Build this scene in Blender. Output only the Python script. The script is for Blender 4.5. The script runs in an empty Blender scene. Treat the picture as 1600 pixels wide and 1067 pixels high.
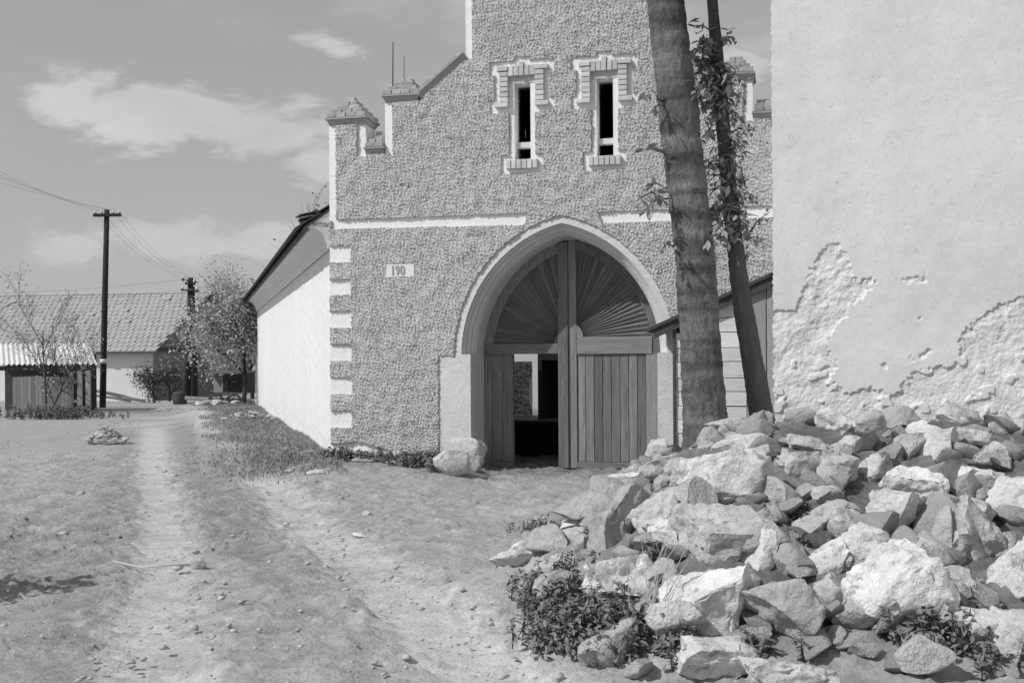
import bpy, bmesh, math, random
import numpy as np
from mathutils import Vector, Matrix, noise

R = math.radians
sc = bpy.context.scene
COL = sc.collection

# ------------------------------------------------------------------ camera
F_PX, EYE, CX, CY = 1800.0, 1.70, 800.0, 566.0
ROLL = R(0.40)
cam = bpy.data.cameras.new('camera')
cam.sensor_width = 36.0
cam.lens = 36.0 * F_PX / 1600.0
cam.shift_y = (CY - 533.5) / 1600.0
cam.clip_start = 0.1
cam.clip_end = 4000
camo = bpy.data.objects.new('camera', cam)
COL.objects.link(camo)
camo.matrix_world = Matrix.Translation((0, 0, EYE)) @ Matrix.Rotation(R(90), 4, 'X') @ Matrix.Rotation(-ROLL, 4, 'Z')
sc.camera = camo

# ------------------------------------------------------------------ light
FA = R(13.5)                                   # the gate front is turned this much
SUN_AZ, SUN_EL = R(48.0), R(43.5)              # from the gate front's normal, towards the left
nF = Vector((-math.sin(FA), -math.cos(FA), 0)); eF = Vector((math.cos(FA), -math.sin(FA), 0))
sh = math.cos(SUN_AZ) * nF - math.sin(SUN_AZ) * eF
SUN = Vector((sh.x * math.cos(SUN_EL), sh.y * math.cos(SUN_EL), math.sin(SUN_EL)))
sl = bpy.data.lights.new('sun', 'SUN'); sl.energy = 3.1; sl.angle = R(0.53); sl.color = (1, 1, 1)
so = bpy.data.objects.new('sun', sl); COL.objects.link(so)
so.rotation_euler = SUN.to_track_quat('Z', 'Y').to_euler()
sc.view_settings.view_transform = 'Standard'; sc.view_settings.look = 'None'
sc.view_settings.gamma = 1.0; sc.view_settings.exposure = 0.0
sc.view_settings.use_curve_mapping = False

world = bpy.data.worlds.new('World'); sc.world = world; world.use_nodes = True
wn, wl = world.node_tree.nodes, world.node_tree.links
wn.clear()
wout = wn.new('ShaderNodeOutputWorld'); wbg = wn.new('ShaderNodeBackground')
wl.new(wbg.outputs[0], wout.inputs[0])
sky = wn.new('ShaderNodeTexSky'); sky.sky_type = 'NISHITA'; sky.sun_disc = False
sky.sun_elevation = SUN_EL; sky.sun_rotation = math.atan2(SUN.x, SUN.y)
sky.air_density = 1.0; sky.dust_density = 1.0
bw = wn.new('ShaderNodeRGBToBW'); wl.new(sky.outputs[0], bw.inputs[0])
wbg.inputs[1].default_value = 0.085
tc = wn.new('ShaderNodeTexCoord')

def wmath(op, a, b=None, clamp=False):
    n = wn.new('ShaderNodeMath'); n.operation = op; n.use_clamp = clamp
    for i, v in enumerate((a, b)):
        if v is None: continue
        if hasattr(v, 'links'): wl.new(v, n.inputs[i])
        else: n.inputs[i].default_value = v
    return n.outputs[0]

def wnoise(scale, detail, dist=0.0, stretch=(1, 1, 1), off=(0, 0, 0)):
    mp = wn.new('ShaderNodeMapping'); wl.new(tc.outputs['Generated'], mp.inputs[0])
    mp.inputs['Scale'].default_value = stretch; mp.inputs['Location'].default_value = off
    n = wn.new('ShaderNodeTexNoise'); wl.new(mp.outputs[0], n.inputs[0])
    n.inputs['Scale'].default_value = scale; n.inputs['Detail'].default_value = detail
    n.inputs['Roughness'].default_value = 0.62; n.inputs['Distortion'].default_value = dist
    return n.outputs[0]

def pix_dir(px, py):
    dx, dy = px - CX, py - CY
    u = dx * math.cos(ROLL) - dy * math.sin(ROLL); v = dx * math.sin(ROLL) + dy * math.cos(ROLL)
    return Vector((u / F_PX, 1.0, -v / F_PX))

def wblob(px, py, rx, ry):
    """soft cloud bank around one direction of the sky"""
    d = pix_dir(px, py).normalized()
    sub = wn.new('ShaderNodeVectorMath'); sub.operation = 'SUBTRACT'
    wl.new(tc.outputs['Generated'], sub.inputs[0]); sub.inputs[1].default_value = d
    mul = wn.new('ShaderNodeVectorMath'); mul.operation = 'MULTIPLY'
    wl.new(sub.outputs[0], mul.inputs[0]); mul.inputs[1].default_value = (F_PX / rx, F_PX / rx, F_PX / ry)
    ln = wn.new('ShaderNodeVectorMath'); ln.operation = 'LENGTH'; wl.new(mul.outputs[0], ln.inputs[0])
    return wmath('SUBTRACT', 1.0, ln.outputs['Value'])

fine = wnoise(11.0, 10.0, 0.35, (1, 1, 2.2), (3.1, 0.4, 1.7))
broad = wnoise(2.2, 5.0, 0.2, (1, 1, 2.6), (0.3, 5.2, 2.2))
field = None
for b in [(300, 178, 195, 52), (120, 172, 95, 48), (210, 205, 120, 30), (430, 215, 62, 30), (500, 262, 62, 36), (535, 78, 66, 26),
          (300, 385, 190, 38), (430, 372, 120, 30), (120, 392, 90, 30), (1150, 100, 70, 40), (640, 330, 90, 45)]:
    o_ = wblob(*b)
    field = o_ if field is None else wmath('MAXIMUM', field, o_)
field = wmath('MAXIMUM', field, -0.85)
dens = wmath('ADD', wmath('MULTIPLY', field, 0.62), wmath('MULTIPLY', wmath('SUBTRACT', fine, 0.5), 2.3))
dens2 = wmath('MULTIPLY', wmath('SUBTRACT', broad, 0.50), 1.6)
dens = wmath('MAXIMUM', dens, wmath('SUBTRACT', dens2, 0.05))
mr = wn.new('ShaderNodeMapRange'); mr.interpolation_type = 'SMOOTHERSTEP'
wl.new(dens, mr.inputs[0]); mr.inputs[1].default_value = -0.06; mr.inputs[2].default_value = 0.42
mr.inputs[3].default_value = 0.0; mr.inputs[4].default_value = 0.72
mx = wn.new('ShaderNodeMix'); mx.data_type = 'FLOAT'
wl.new(mr.outputs[0], mx.inputs[0]); wl.new(wmath('ADD', wmath('MULTIPLY', bw.outputs[0], 0.5), 3.1), mx.inputs[2]); wl.new(wmath('ADD', wmath('MULTIPLY', wnoise(6.0, 6.0, .2, (1, 1, 2.0), (7, 1, 3)), 5.0), 5.0), mx.inputs[3])
wl.new(mx.outputs[0], wbg.inputs[0])

# ------------------------------------------------------------------ helpers
def at(px, py, Y):
    d = pix_dir(px, py)
    return Vector((d.x * Y, Y, EYE + d.z * Y))

def smooth(a, b, x):
    t = np.clip((x - a) / (b - a), 0, 1)
    return t * t * (3 - 2 * t)

def bandnoise(nx, ny, dx, lmin, lmax, seed, ani=(1.0, 1.0), ang=0.0):
    """smooth random relief with wavelengths between lmin and lmax, rms 1"""
    rng = np.random.default_rng(seed)
    w = np.fft.fft2(rng.standard_normal((ny, nx)))
    fx = np.fft.fftfreq(nx, dx)[None, :]; fy = np.fft.fftfreq(ny, dx)[:, None]; c, s = math.cos(ang), math.sin(ang)
    k = np.sqrt(((fx * c + fy * s) * ani[0]) ** 2 + ((fy * c - fx * s) * ani[1]) ** 2)
    f = np.exp(-(k * lmin) ** 2 / 2) * (1 - np.exp(-(k * lmax) ** 2 / 2))
    h = np.real(np.fft.ifft2(w * f))
    return h / (h.std() + 1e-9)

def link(name, me, mat=None, parent=None, smooth_shade=False):
    o = bpy.data.objects.new(name, me)
    COL.objects.link(o)
    if mat and not me.materials: me.materials.append(MT[mat] if isinstance(mat, str) else mat)
    if parent is not None: o.parent = parent
    if smooth_shade and len(me.polygons):
        me.polygons.foreach_set('use_smooth', np.ones(len(me.polygons), dtype=bool))
    return o

def tag(o, label=None, cat=None, group=None, kind=None):
    if label: o['label'] = label
    if cat: o['category'] = cat
    if group: o['group'] = group
    if kind: o['kind'] = kind
    return o

def empty(name, loc=(0, 0, 0), rz=0.0, label=None, cat=None, group=None):
    o = bpy.data.objects.new(name, None); COL.objects.link(o)
    o.empty_display_size = 0.2; o.location = loc; o.rotation_euler = (0, 0, rz)
    return tag(o, label, cat, group)

class MB:
    def __init__(s): s.v, s.f = [], []
    def add(s, vs, fs):
        b = len(s.v); s.v += [tuple(x) for x in vs]; s.f += [tuple(i + b for i in f) for f in fs]; return s
    def box(s, x0, x1, y0, y1, z0, z1, M=None, j=0.0, rnd=None):
        vs = [Vector((x, y, z)) for z in (z0, z1) for y in (y0, y1) for x in (x0, x1)]
        if j: vs = [v + Vector((rnd.uniform(-j, j), rnd.uniform(-j, j), rnd.uniform(-j, j))) for v in vs]
        if M is not None: vs = [M @ v for v in vs]
        return s.add(vs, [(0, 2, 3, 1), (4, 5, 7, 6), (0, 1, 5, 4), (2, 6, 7, 3), (0, 4, 6, 2), (1, 3, 7, 5)])
    def hexa(s, b4, t4):
        return s.add(list(b4) + list(t4), [(3, 2, 1, 0), (4, 5, 6, 7), (0, 1, 5, 4), (1, 2, 6, 5), (2, 3, 7, 6), (3, 0, 4, 7)])
    def tube(s, pts, rad, n=8, caps=True, lump=0.0, seed=0, fine=0.0):
        pts = [Vector(p) for p in pts]; m = len(pts)
        rad = rad if isinstance(rad, (list, tuple)) else [rad] * m
        up = None; rings = []
        for i, p in enumerate(pts):
            t = (pts[min(i + 1, m - 1)] - pts[max(i - 1, 0)])
            t = t.normalized() if t.length > 1e-9 else Vector((0, 0, 1))
            if up is None: up = t.orthogonal().normalized()
            else:
                up = up - t * up.dot(t)
                up = up.normalized() if up.length > 1e-6 else t.orthogonal().normalized()
            w = t.cross(up)
            ring = []
            for k in range(n):
                a = 2 * math.pi * k / n; d = up * math.cos(a) + w * math.sin(a)
                r = rad[i]
                if lump: r *= 1 + lump * noise.fractal(p * 1.7 + d * 1.5 + Vector((seed, 0, 0)), 1.0, 2.0, 4)
                if fine:
                    q_ = p + d * r; r *= 1 + fine * noise.fractal(Vector((q_.x * 22, q_.y * 22, q_.z * 13)), .8, 2.1, 3) + fine * .8 * noise.noise(Vector((a * .6, seed, q_.z * 7)))
                ring.append(p + d * r)
            rings.append(ring)
        vs = [q for r in rings for q in r]
        fs = [(i * n + k, i * n + (k + 1) % n, (i + 1) * n + (k + 1) % n, (i + 1) * n + k) for i in range(m - 1) for k in range(n)]
        if caps: fs += [tuple(range(n - 1, -1, -1)), tuple((m - 1) * n + k for k in range(n))]
        return s.add(vs, fs)
    def mesh(s, name):
        me = bpy.data.meshes.new(name); me.from_pydata(s.v, [], s.f); me.update(); return me
    def build(s, name, mat, parent=None, smooth_shade=False, bevel=0.0):
        me = s.mesh(name)
        if bevel:
            bm = bmesh.new(); bm.from_mesh(me)
            bmesh.ops.bevel(bm, geom=bm.edges[:], offset=bevel, segments=1, affect='EDGES', profile=0.6)
            bm.to_mesh(me); bm.free()
        return link(name, me, mat, parent, smooth_shade)

def np_mesh(name, V, Fq, Ft=None):
    me = bpy.data.meshes.new(name)
    V = np.asarray(V, np.float32); Fq = np.asarray(Fq, np.int32).reshape(-1, 4)
    Ft = np.zeros((0, 3), np.int32) if Ft is None else np.asarray(Ft, np.int32).reshape(-1, 3)
    me.vertices.add(len(V)); me.vertices.foreach_set('co', V.ravel())
    nl = Fq.size + Ft.size
    me.loops.add(nl); me.loops.foreach_set('vertex_index', np.concatenate([Fq.ravel(), Ft.ravel()]))
    me.polygons.add(len(Fq) + len(Ft))
    st = np.concatenate([np.arange(len(Fq)) * 4, Fq.size + np.arange(len(Ft)) * 3]).astype(np.int32)
    me.polygons.foreach_set('loop_start', st)
    me.update(calc_edges=True); me.validate()
    return me

def plate(loops, y0, y1):
    """flat slab with holes from outlines in the x-z plane, front at y0, back at y1"""
    cu = bpy.data.curves.new('tmp', 'CURVE'); cu.dimensions = '2D'; cu.fill_mode = 'BOTH'
    cu.extrude = abs(y1 - y0) / 2
    for L in loops:
        sp = cu.splines.new('POLY'); sp.points.add(len(L) - 1); sp.use_cyclic_u = True
        for p, q in zip(sp.points, L): p.co = (q[0], q[1], 0, 1)
    o = bpy.data.objects.new('tmp', cu); COL.objects.link(o)
    me = bpy.data.meshes.new_from_object(o.evaluated_get(bpy.context.evaluated_depsgraph_get()))
    bpy.data.objects.remove(o); bpy.data.curves.remove(cu)
    ym = (y0 + y1) / 2
    for v in me.vertices:
        x, y, z = v.co
        v.co = (x, ym - z, y)
    bm = bmesh.new(); bm.from_mesh(me)
    bmesh.ops.remove_doubles(bm, verts=bm.verts, dist=1e-5)
    bmesh.ops.recalc_face_normals(bm, faces=bm.faces[:])
    bm.to_mesh(me); bm.free()
    me.materials.clear()
    return me

def inside(poly, X, Z):
    r = np.zeros(X.shape, bool); n = len(poly); j = n - 1
    for i in range(n):
        xi, zi = poly[i]; xj, zj = poly[j]
        if zi != zj:
            c = ((zi > Z) != (zj > Z)) & (X < (xj - xi) * (Z - zi) / (zj - zi) + xi)
            r ^= c
        j = i
    return r

# ------------------------------------------------------------------ materials (the photograph is black and white: all tones are greys)
MT = {}
def material(name, base, var=(), bump=(), rough=0.9, stretch=(1, 1, 1), rand=0.0, attr=None, specks=None, bands=None):
    m = bpy.data.materials.new(name); m.use_nodes = True; MT[name] = m
    nt = m.node_tree; N, L = nt.nodes, nt.links
    bs = N['Principled BSDF']; bs.inputs['Roughness'].default_value = rough
    bs.inputs['Specular IOR Level'].default_value = 0.25
    tcn = N.new('ShaderNodeTexCoord'); mp = N.new('ShaderNodeMapping'); mp.inputs['Scale'].default_value = stretch
    L.new(tcn.outputs['Object'], mp.inputs[0])
    def mth(op, a, b, clamp=False):
        n = N.new('ShaderNodeMath'); n.operation = op; n.use_clamp = clamp
        for i, v in enumerate((a, b)):
            if hasattr(v, 'links'): L.new(v, n.inputs[i])
            else: n.inputs[i].default_value = v
        return n.outputs[0]
    vec = mp.outputs[0]
    if rand:
        oi = N.new('ShaderNodeObjectInfo')
        cmb = N.new('ShaderNodeVectorMath'); cmb.operation = 'ADD'; L.new(vec, cmb.inputs[0])
        sc_ = N.new('ShaderNodeVectorMath'); sc_.operation = 'SCALE'; sc_.inputs[0].default_value = (37, 53, 71)
        L.new(oi.outputs['Random'], sc_.inputs['Scale']); L.new(sc_.outputs[0], cmb.inputs[1]); vec = cmb.outputs[0]
    def nz(scale, det=5.0, rg=0.6):
        n = N.new('ShaderNodeTexNoise'); L.new(vec, n.inputs[0]); n.inputs['Scale'].default_value = scale
        n.inputs['Detail'].default_value = det; n.inputs['Roughness'].default_value = rg; return n.outputs[0]
    val = None
    for scl, amt in var:
        t = mth('ADD', mth('MULTIPLY', mth('SUBTRACT', nz(scl), 0.5), 2 * amt), 1.0)
        val = t if val is None else mth('MULTIPLY', val, t)
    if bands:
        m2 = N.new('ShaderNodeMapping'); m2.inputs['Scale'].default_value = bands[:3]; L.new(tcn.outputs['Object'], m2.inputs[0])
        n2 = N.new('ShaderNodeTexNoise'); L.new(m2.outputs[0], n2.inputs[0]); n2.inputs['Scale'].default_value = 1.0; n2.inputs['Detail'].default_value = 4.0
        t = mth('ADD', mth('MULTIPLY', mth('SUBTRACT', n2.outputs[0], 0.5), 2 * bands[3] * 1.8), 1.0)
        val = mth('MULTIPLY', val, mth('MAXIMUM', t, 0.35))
    if attr:
        a = N.new('ShaderNodeAttribute'); a.attribute_name = attr
        val = a.outputs['Fac'] if val is None else mth('MULTIPLY', val, a.outputs['Fac'])
    if rand:
        t = mth('ADD', mth('MULTIPLY', mth('SUBTRACT', oi.outputs['Random'], 0.5), 2 * rand), 1.0)
        val = t if val is None else mth('MULTIPLY', val, t)
    if specks:                                      # (scale, threshold, tone) small marks with a shape of their own
        for scl, th, tone in specks:
            k = N.new('ShaderNodeMapRange'); L.new(nz(scl, 3.0), k.inputs[0])
            k.inputs[1].default_value = th; k.inputs[2].default_value = th + 0.06
            k.inputs[3].default_value = 1.0; k.inputs[4].default_value = tone
            val = k.outputs[0] if val is None else mth('MULTIPLY', val, k.outputs[0])
    if val is None: bs.inputs['Base Color'].default_value = (base, base, base, 1)
    else:
        g = mth('MINIMUM', mth('MAXIMUM', mth('MULTIPLY', val, base), 0.01), 0.86)
        cb = N.new('ShaderNodeCombineColor')
        for i in range(3): L.new(g, cb.inputs[i])
        L.new(cb.outputs[0], bs.inputs['Base Color'])
    hgt = None
    for scl, st in bump:
        t = mth('MULTIPLY', nz(scl, 6.0), st)
        hgt = t if hgt is None else mth('ADD', hgt, t)
    if hgt is not None:
        b = N.new('ShaderNodeBump'); b.inputs['Strength'].default_value = 1.0; b.inputs['Distance'].default_value = 1.0
        L.new(hgt, b.inputs['Height']); L.new(b.outputs[0], bs.inputs['Normal'])
    return m

material('roughcast', 0.53, [(.5, .16), (2.4, .14), (26, .2)], [(60, .004)], specks=[(1.1, .58, .90), (3.5, .66, .88)])
material('limewash', 0.85, [(1.3, .06), (14, .06)], [(30, .006), (4, .01)])
material('limewash_old', 0.84, [(0.9, .08), (7, .07), (40, .05)], [(25, .008), (6, .012)], specks=[(5.5, .69, .82)])
material('side_limewash', 0.76, [(0.5, .09), (2, .05), (5, .05)], [(12, .012)], stretch=(1, 1, .35), specks=[(2.2, .70, .88)])
material('stone_trim', 0.62, [(2.0, .22), (12, .2), (60, .12)], [(40, .006), (9, .012)])
material('jamb_plaster', 0.66, [(2.0, .14), (12, .12)], [(30, .008), (7, .014)], specks=[(9, .66, .72)])
material('brick_wash', 0.60, [(9, .2), (40, .15)], [(50, .006)], rand=.14)
material('cap_brick', 0.42, [(8, .3), (40, .25)], [(40, .012)], rand=.22)
material('cap_mortar', 0.36, [(6, .25)], [(30, .012)])
material('plaque', 0.78, [(5, .06)], [(40, .003)])
material('plaque_digit', 0.40, [(20, .1)])
material('wood_gate', 0.205, [(3.0, .55), (14, .45), (1.0, .25)], [(16, .006)], rough=.85, stretch=(7, 7, .45), rand=.30, specks=[(2.6, .66, 1.6), (3.4, .62, .62)])
material('wood_gate_level', 0.215, [(3.0, .5), (14, .4)], [(16, .006)], rough=.85, stretch=(.45, 7, 7), rand=.15)
material('wood_fan', 0.155, [(6, .3), (30, .25)], [(40, .004)], rough=.85, rand=.22)
material('dark_room', 0.02)  # near-black, the darkness of unlit interiors put into the colour
material('plaster_coat', 0.69, [(0.7, .20), (3, .12), (22, .12), (60, .10)], [(70, .003), (9, .002)], specks=[(7.5, .71, .6), (2.3, .66, .88), (19, .60, .86)])
material('render_coarse', 0.70, [(2.2, .22), (9, .2), (40, .2)], [(50, .006), (14, .012)], specks=[(11, .69, .6)])
material('whitewash_board', 0.70, [(2, .25), (10, .2), (40, .1)], [(20, .006)], stretch=(.5, 3, 3), rand=.18, specks=[(3.2, .63, .62)])
material('grey_board', 0.36, [(3, .4), (12, .25)], [(14, .008)], stretch=(6, 6, .4), rand=.15)
material('dark_wood', 0.075, [(3, .3), (20, .2)], [(20, .006)])
material('pole_wood', 0.035, [(6, .3)], [(20, .004)], stretch=(3, 3, .3))
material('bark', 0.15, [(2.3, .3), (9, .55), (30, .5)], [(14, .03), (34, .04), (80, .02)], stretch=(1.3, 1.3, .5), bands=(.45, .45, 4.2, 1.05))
material('bark_dark', 0.10, [(3, .35), (14, .5)], [(22, .03), (60, .012)], stretch=(1, 1, .5))
material('twig', 0.07, [(9, .3)])
material('leaf', 0.27, [(3.5, .45)], rough=.5)
material('leaf_pale', 0.16, [(3.5, .45)], rough=.55)
material('leaf_orchard', 0.46, [(.6, .35), (3, .35)], rough=.6)
material('weed', 0.19, [(4, .5)], rough=.55)
material('grass', 0.30, [(1.4, .4), (8, .3)], rough=.7)
material('straw', 0.55, [(8, .2)], rough=.7)
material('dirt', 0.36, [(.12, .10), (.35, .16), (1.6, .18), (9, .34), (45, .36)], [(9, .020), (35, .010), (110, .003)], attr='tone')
material('stone', 0.56, [(1.7, .34), (5, .4), (16, .35), (60, .25)], [(5, .05), (18, .022), (60, .006)], rand=.17, specks=[(9, .64, .55), (16, .66, .65)])
material('pebble', 0.45, [(3, .5), (30, .2)])
material('stone_dark', 0.40, [(1.7, .2), (9, .2), (50, .18)], [(5, .03), (20, .016), (70, .006)], rand=.15)
material('stone_pale', 0.70, [(1.7, .25), (6, .3), (20, .3), (60, .2)], [(6, .04), (22, .022), (70, .008)], rand=.1, specks=[(10, .62, .55)])
material('roof_tile', 0.40, [(.5, .15), (2.5, .25), (12, .2)], [(30, .006)])
material('roof_dark', 0.085, [(3, .3)], [(20, .006)])
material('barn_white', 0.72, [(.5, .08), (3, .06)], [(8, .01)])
material('barn_shaded_grey', 0.26, [(1.2, .15), (6, .12)], [(9, .01)])  # darker copy for the gable and rear, shade put into the colour
material('sheet', 0.66, [(1.5, .14), (8, .12)], rough=.6)
material('fence_wood', 0.24, [(3, .3), (12, .2)], stretch=(5, 5, .5), rand=.25)
material('post_wood', 0.40, [(3, .3), (12, .2)], stretch=(5, 5, .5), rand=.15)
material('wagon', 0.07, [(4, .25)], rough=.8)
material('wagon_lit', 0.17, [(4, .2)], rough=.8)  # paler copy of the wagon colour, painted as if sunlit
material('metal', 0.06, [(10, .2)], rough=.6)
material('porcelain', 0.75, rough=.3)
material('glass', 0.03, rough=.15)
material('cornice', 0.78, [(2, .15), (10, .1)], [(20, .006)])

# ------------------------------------------------------------------ ground
def left_edge(Y):
    return np.interp(Y, [5.5, 7.0, 8.5, 10, 12, 14, 17, 18.5], [0.65, 0.30, .10, .05, .50, .95, 1.62, 2.0])

def mound(X, Y):
    d = X - left_edge(Y)
    a = 0.62 * d; b = 0.30 * (Y - 6.1); c = 1.15 - 0.13 * np.maximum(Y - 10.6, 0)
    k = 0.12
    h = -k * np.log(np.exp(-np.clip(a, -3, 3) / k) + np.exp(-np.clip(b, -3, 3) / k) + np.exp(-np.clip(c, -3, 3) / k))
    return np.maximum(h, 0) * smooth(26, 19.5, Y)

def corner_dist(X, Y):
    """distance to the left of the long white wall (negative inside the building)"""
    return -((X + 2.86) * 0.9636 + (Y - 18.4) * 0.2673)

def ground_h(X, Y):
    X = np.asarray(X, float); Y = np.asarray(Y, float)
    z = 0.035 * np.sin(.55 * X + .3 * Y) + .03 * np.sin(.8 * Y - .35 * X + 1.0)
    z = z * smooth(2, 6, Y) * smooth(60, 30, Y)
    cd = corner_dist(X, Y)
    bank = 0.27 * smooth(1.9, 0.1, cd) * smooth(14.8, 18.5, Y) * smooth(44, 26, Y)
    front = .24 * smooth(-.6, -2.3, X) * smooth(16.3, 17.9, Y + .24 * X)
    z = z + np.maximum(bank, front * (cd < 2.0))
    z = z * (1 - smooth(15.0, 16.6, Y) * smooth(-.9, -.3, X) * smooth(24, 20, Y))
    return z + mound(X, Y)

def track(X, Y):
    """how bare and driven-over the dirt is: two wheel ruts that bend away to the left"""
    xc = np.interp(Y, [0, 6, 9.3, 12.2, 16, 21, 24, 32, 36, 45, 60], [.2, -1.15, -2.05, -2.95, -4.2, -5.85, -6.7, -9.2, -10.3, -12.8, -19])
    w = .78
    g = lambda d, s: np.exp(-(d / s) ** 2)
    g = lambda d, s: np.exp(-np.abs(d / (s * 1.15)) ** 3.5)
    return np.maximum(g(X - xc - w * (1 + .35 * np.clip((12 - Y) / 6, 0, 1)), .34), g(X - xc + w, .30)), xc

def build_ground():
    dx = 0.04
    xs = np.arange(-9, 6.001, dx); ys = np.arange(4, 24.001, dx)
    ext = np.array([.06, .1, .2, .4, .7, 1.1, 1.7, 2.6, 4, 6, 9, 13, 20, 30, 45, 70, 110, 180, 300, 500, 800])
    X1 = np.concatenate([(-9 - np.cumsum(ext))[::-1], xs, 6 + np.cumsum(ext)])
    yf = 24 + np.cumsum(np.concatenate([np.linspace(.06, .6, 60), [1, 1.4, 2, 3, 5, 8, 12, 20, 30, 50, 80, 130, 200, 350, 600, 900]]))
    Y1 = np.concatenate([(4 - np.cumsum(ext))[::-1], ys, yf])
    X, Y = np.meshgrid(X1, Y1)
    Z = ground_h(X, Y)
    nx, ny = len(xs), len(ys); i0, j0 = len(ext), len(ext)
    sub = (slice(j0, j0 + ny), slice(i0, i0 + nx))
    shv = np.zeros_like(X); shv[sub] = bandnoise(nx, ny, dx, .18, .7, 8) * .07 + bandnoise(nx, ny, dx, .07, .2, 9) * .025
    tr, xc = track(X + shv, Y)
    # small relief, only inside the dense patch, fading at its rim
    Xs, Ys = X[sub], Y[sub]
    fade = smooth(-9, -8, Xs) * smooth(6, 5, Xs) * smooth(4, 4.6, Ys) * smooth(24, 22, Ys)
    clod = bandnoise(nx, ny, dx, .050, .12, 1, (.55, 1.0), R(12)); mid = bandnoise(nx, ny, dx, .16, .5, 2); big = bandnoise(nx, ny, dx, .6, 2.2, 3)
    drag = bandnoise(nx, ny, dx, .06, .2, 4, (.2, 1.0), R(-10))           # sideways scrapes
    soft = 1 - .72 * tr[sub]
    patch = smooth(-.3, 1.1, big)
    left = smooth(-1.0, -3.0, Xs - xc[sub] - 0) * smooth(14, 11, Ys) * smooth(7.6, 9, Ys)
    rough = np.maximum(clod, -.6) * (.006 + .010 * patch) + mid * .0055 + big * .012 + drag * (.007 + .030 * left)
    Z[sub] += rough * soft * fade - .050 * tr[sub] * fade
    # turned-up edges of the ruts
    Z[sub] += fade * .013 * (np.clip(clod, -1, 2) + .8) * np.exp(-((Xs - xc[sub] + .34) / .13) ** 2) * smooth(9, 11, Ys) * smooth(18, 15, Ys)
    tone = np.ones_like(Z)
    tone += .40 * tr * smooth(60, 25, Y) + .22 * np.exp(-((X - .1) / .8) ** 2) * smooth(11, 8, Y)
    tone[sub] += fade * (.08 * big - .05 * patch + .04 * mid + .035 * drag + .03 * clod)
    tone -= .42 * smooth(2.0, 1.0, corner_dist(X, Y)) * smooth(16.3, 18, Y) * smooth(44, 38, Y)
    tone -= .20 * np.exp(-((X - xc) / .42) ** 2) * smooth(7, 12, Y) * smooth(50, 30, Y)
    tone -= .14 * np.exp(-((X - xc + 1.35) / .3) ** 2) * smooth(50, 30, Y)
    tone -= .22 * left_all(X, Y, xc)
    tone -= .55 * smooth(.05, .30, mound(X, Y))  # darker under the heap, painting shade into the gaps between stones
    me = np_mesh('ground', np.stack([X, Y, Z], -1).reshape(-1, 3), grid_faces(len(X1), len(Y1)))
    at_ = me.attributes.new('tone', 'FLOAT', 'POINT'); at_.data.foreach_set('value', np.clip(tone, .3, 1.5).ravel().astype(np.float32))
    o = link('ground', me, 'dirt', None, True); tag(o, kind='structure')

def left_all(X, Y, xc):
    return smooth(-1.0, -2.2, X - xc) * smooth(13.5, 11, Y) * smooth(7.6, 9, Y)

def grid_faces(nx, ny):
    i = np.arange(nx - 1)[None, :] + np.arange(ny - 1)[:, None] * nx
    return np.stack([i, i + 1, i + 1 + nx, i + nx], -1).reshape(-1, 4)

build_ground()

def gz(x, y): return float(ground_h(np.array(x), np.array(y)))

def on_ground(px, py):
    """point of the ground seen at this place"""
    d = pix_dir(px, py); lo = None
    Ys = np.arange(5.0, 90, .02)
    zr = EYE + d.z * Ys; zg = ground_h(d.x * Ys, Ys)
    k = np.argmax(zr <= zg)
    Y = float(Ys[k]) if zr[k] <= zg[k] else 60.0
    return Vector((d.x * Y, Y, EYE + d.z * Y))

# ------------------------------------------------------------------ the gate house
GATE = Vector((.768, 17.5, 0.0))
house = empty('gate_house', GATE, -FA, 'tall roughcast gate house with stepped gable, pointed archway and two slit windows', 'building')

def Fp(px, py, t=0.0):
    """a place in the photograph -> (s, z) on the gate front, t metres in front of the wall"""
    d = pix_dir(px, py); o = Vector((0, 0, EYE)); p0 = GATE + nF * t
    k = (p0 - o).dot(nF) / d.dot(nF); q = o + d * k - GATE
    return (q.dot(eF), q.z)
def FP(pts, t=0.0): return [Fp(x, y, t) for x, y in pts]

sL = Fp(518, 450)[0]
WT = .46                                        # wall thickness
# arch (two-centred)
AC, ZS = .459, 1.81
def arch(Rr, n=26, z0=None):
    """left spring -> apex -> right spring"""
    a1 = math.acos(-AC / Rr)
    L = [(AC + Rr * math.cos(math.pi + (a1 - math.pi) * i / n), ZS + Rr * math.sin(math.pi + (a1 - math.pi) * i / n)) for i in range(n + 1)]
    return L + [(-x, z) for x, z in L[-2::-1]]
RO, RB, RI = 2.16, 2.05, 1.905                   # hood edge, light band, opening
HO, HI = RI - AC, RI - AC

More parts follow.
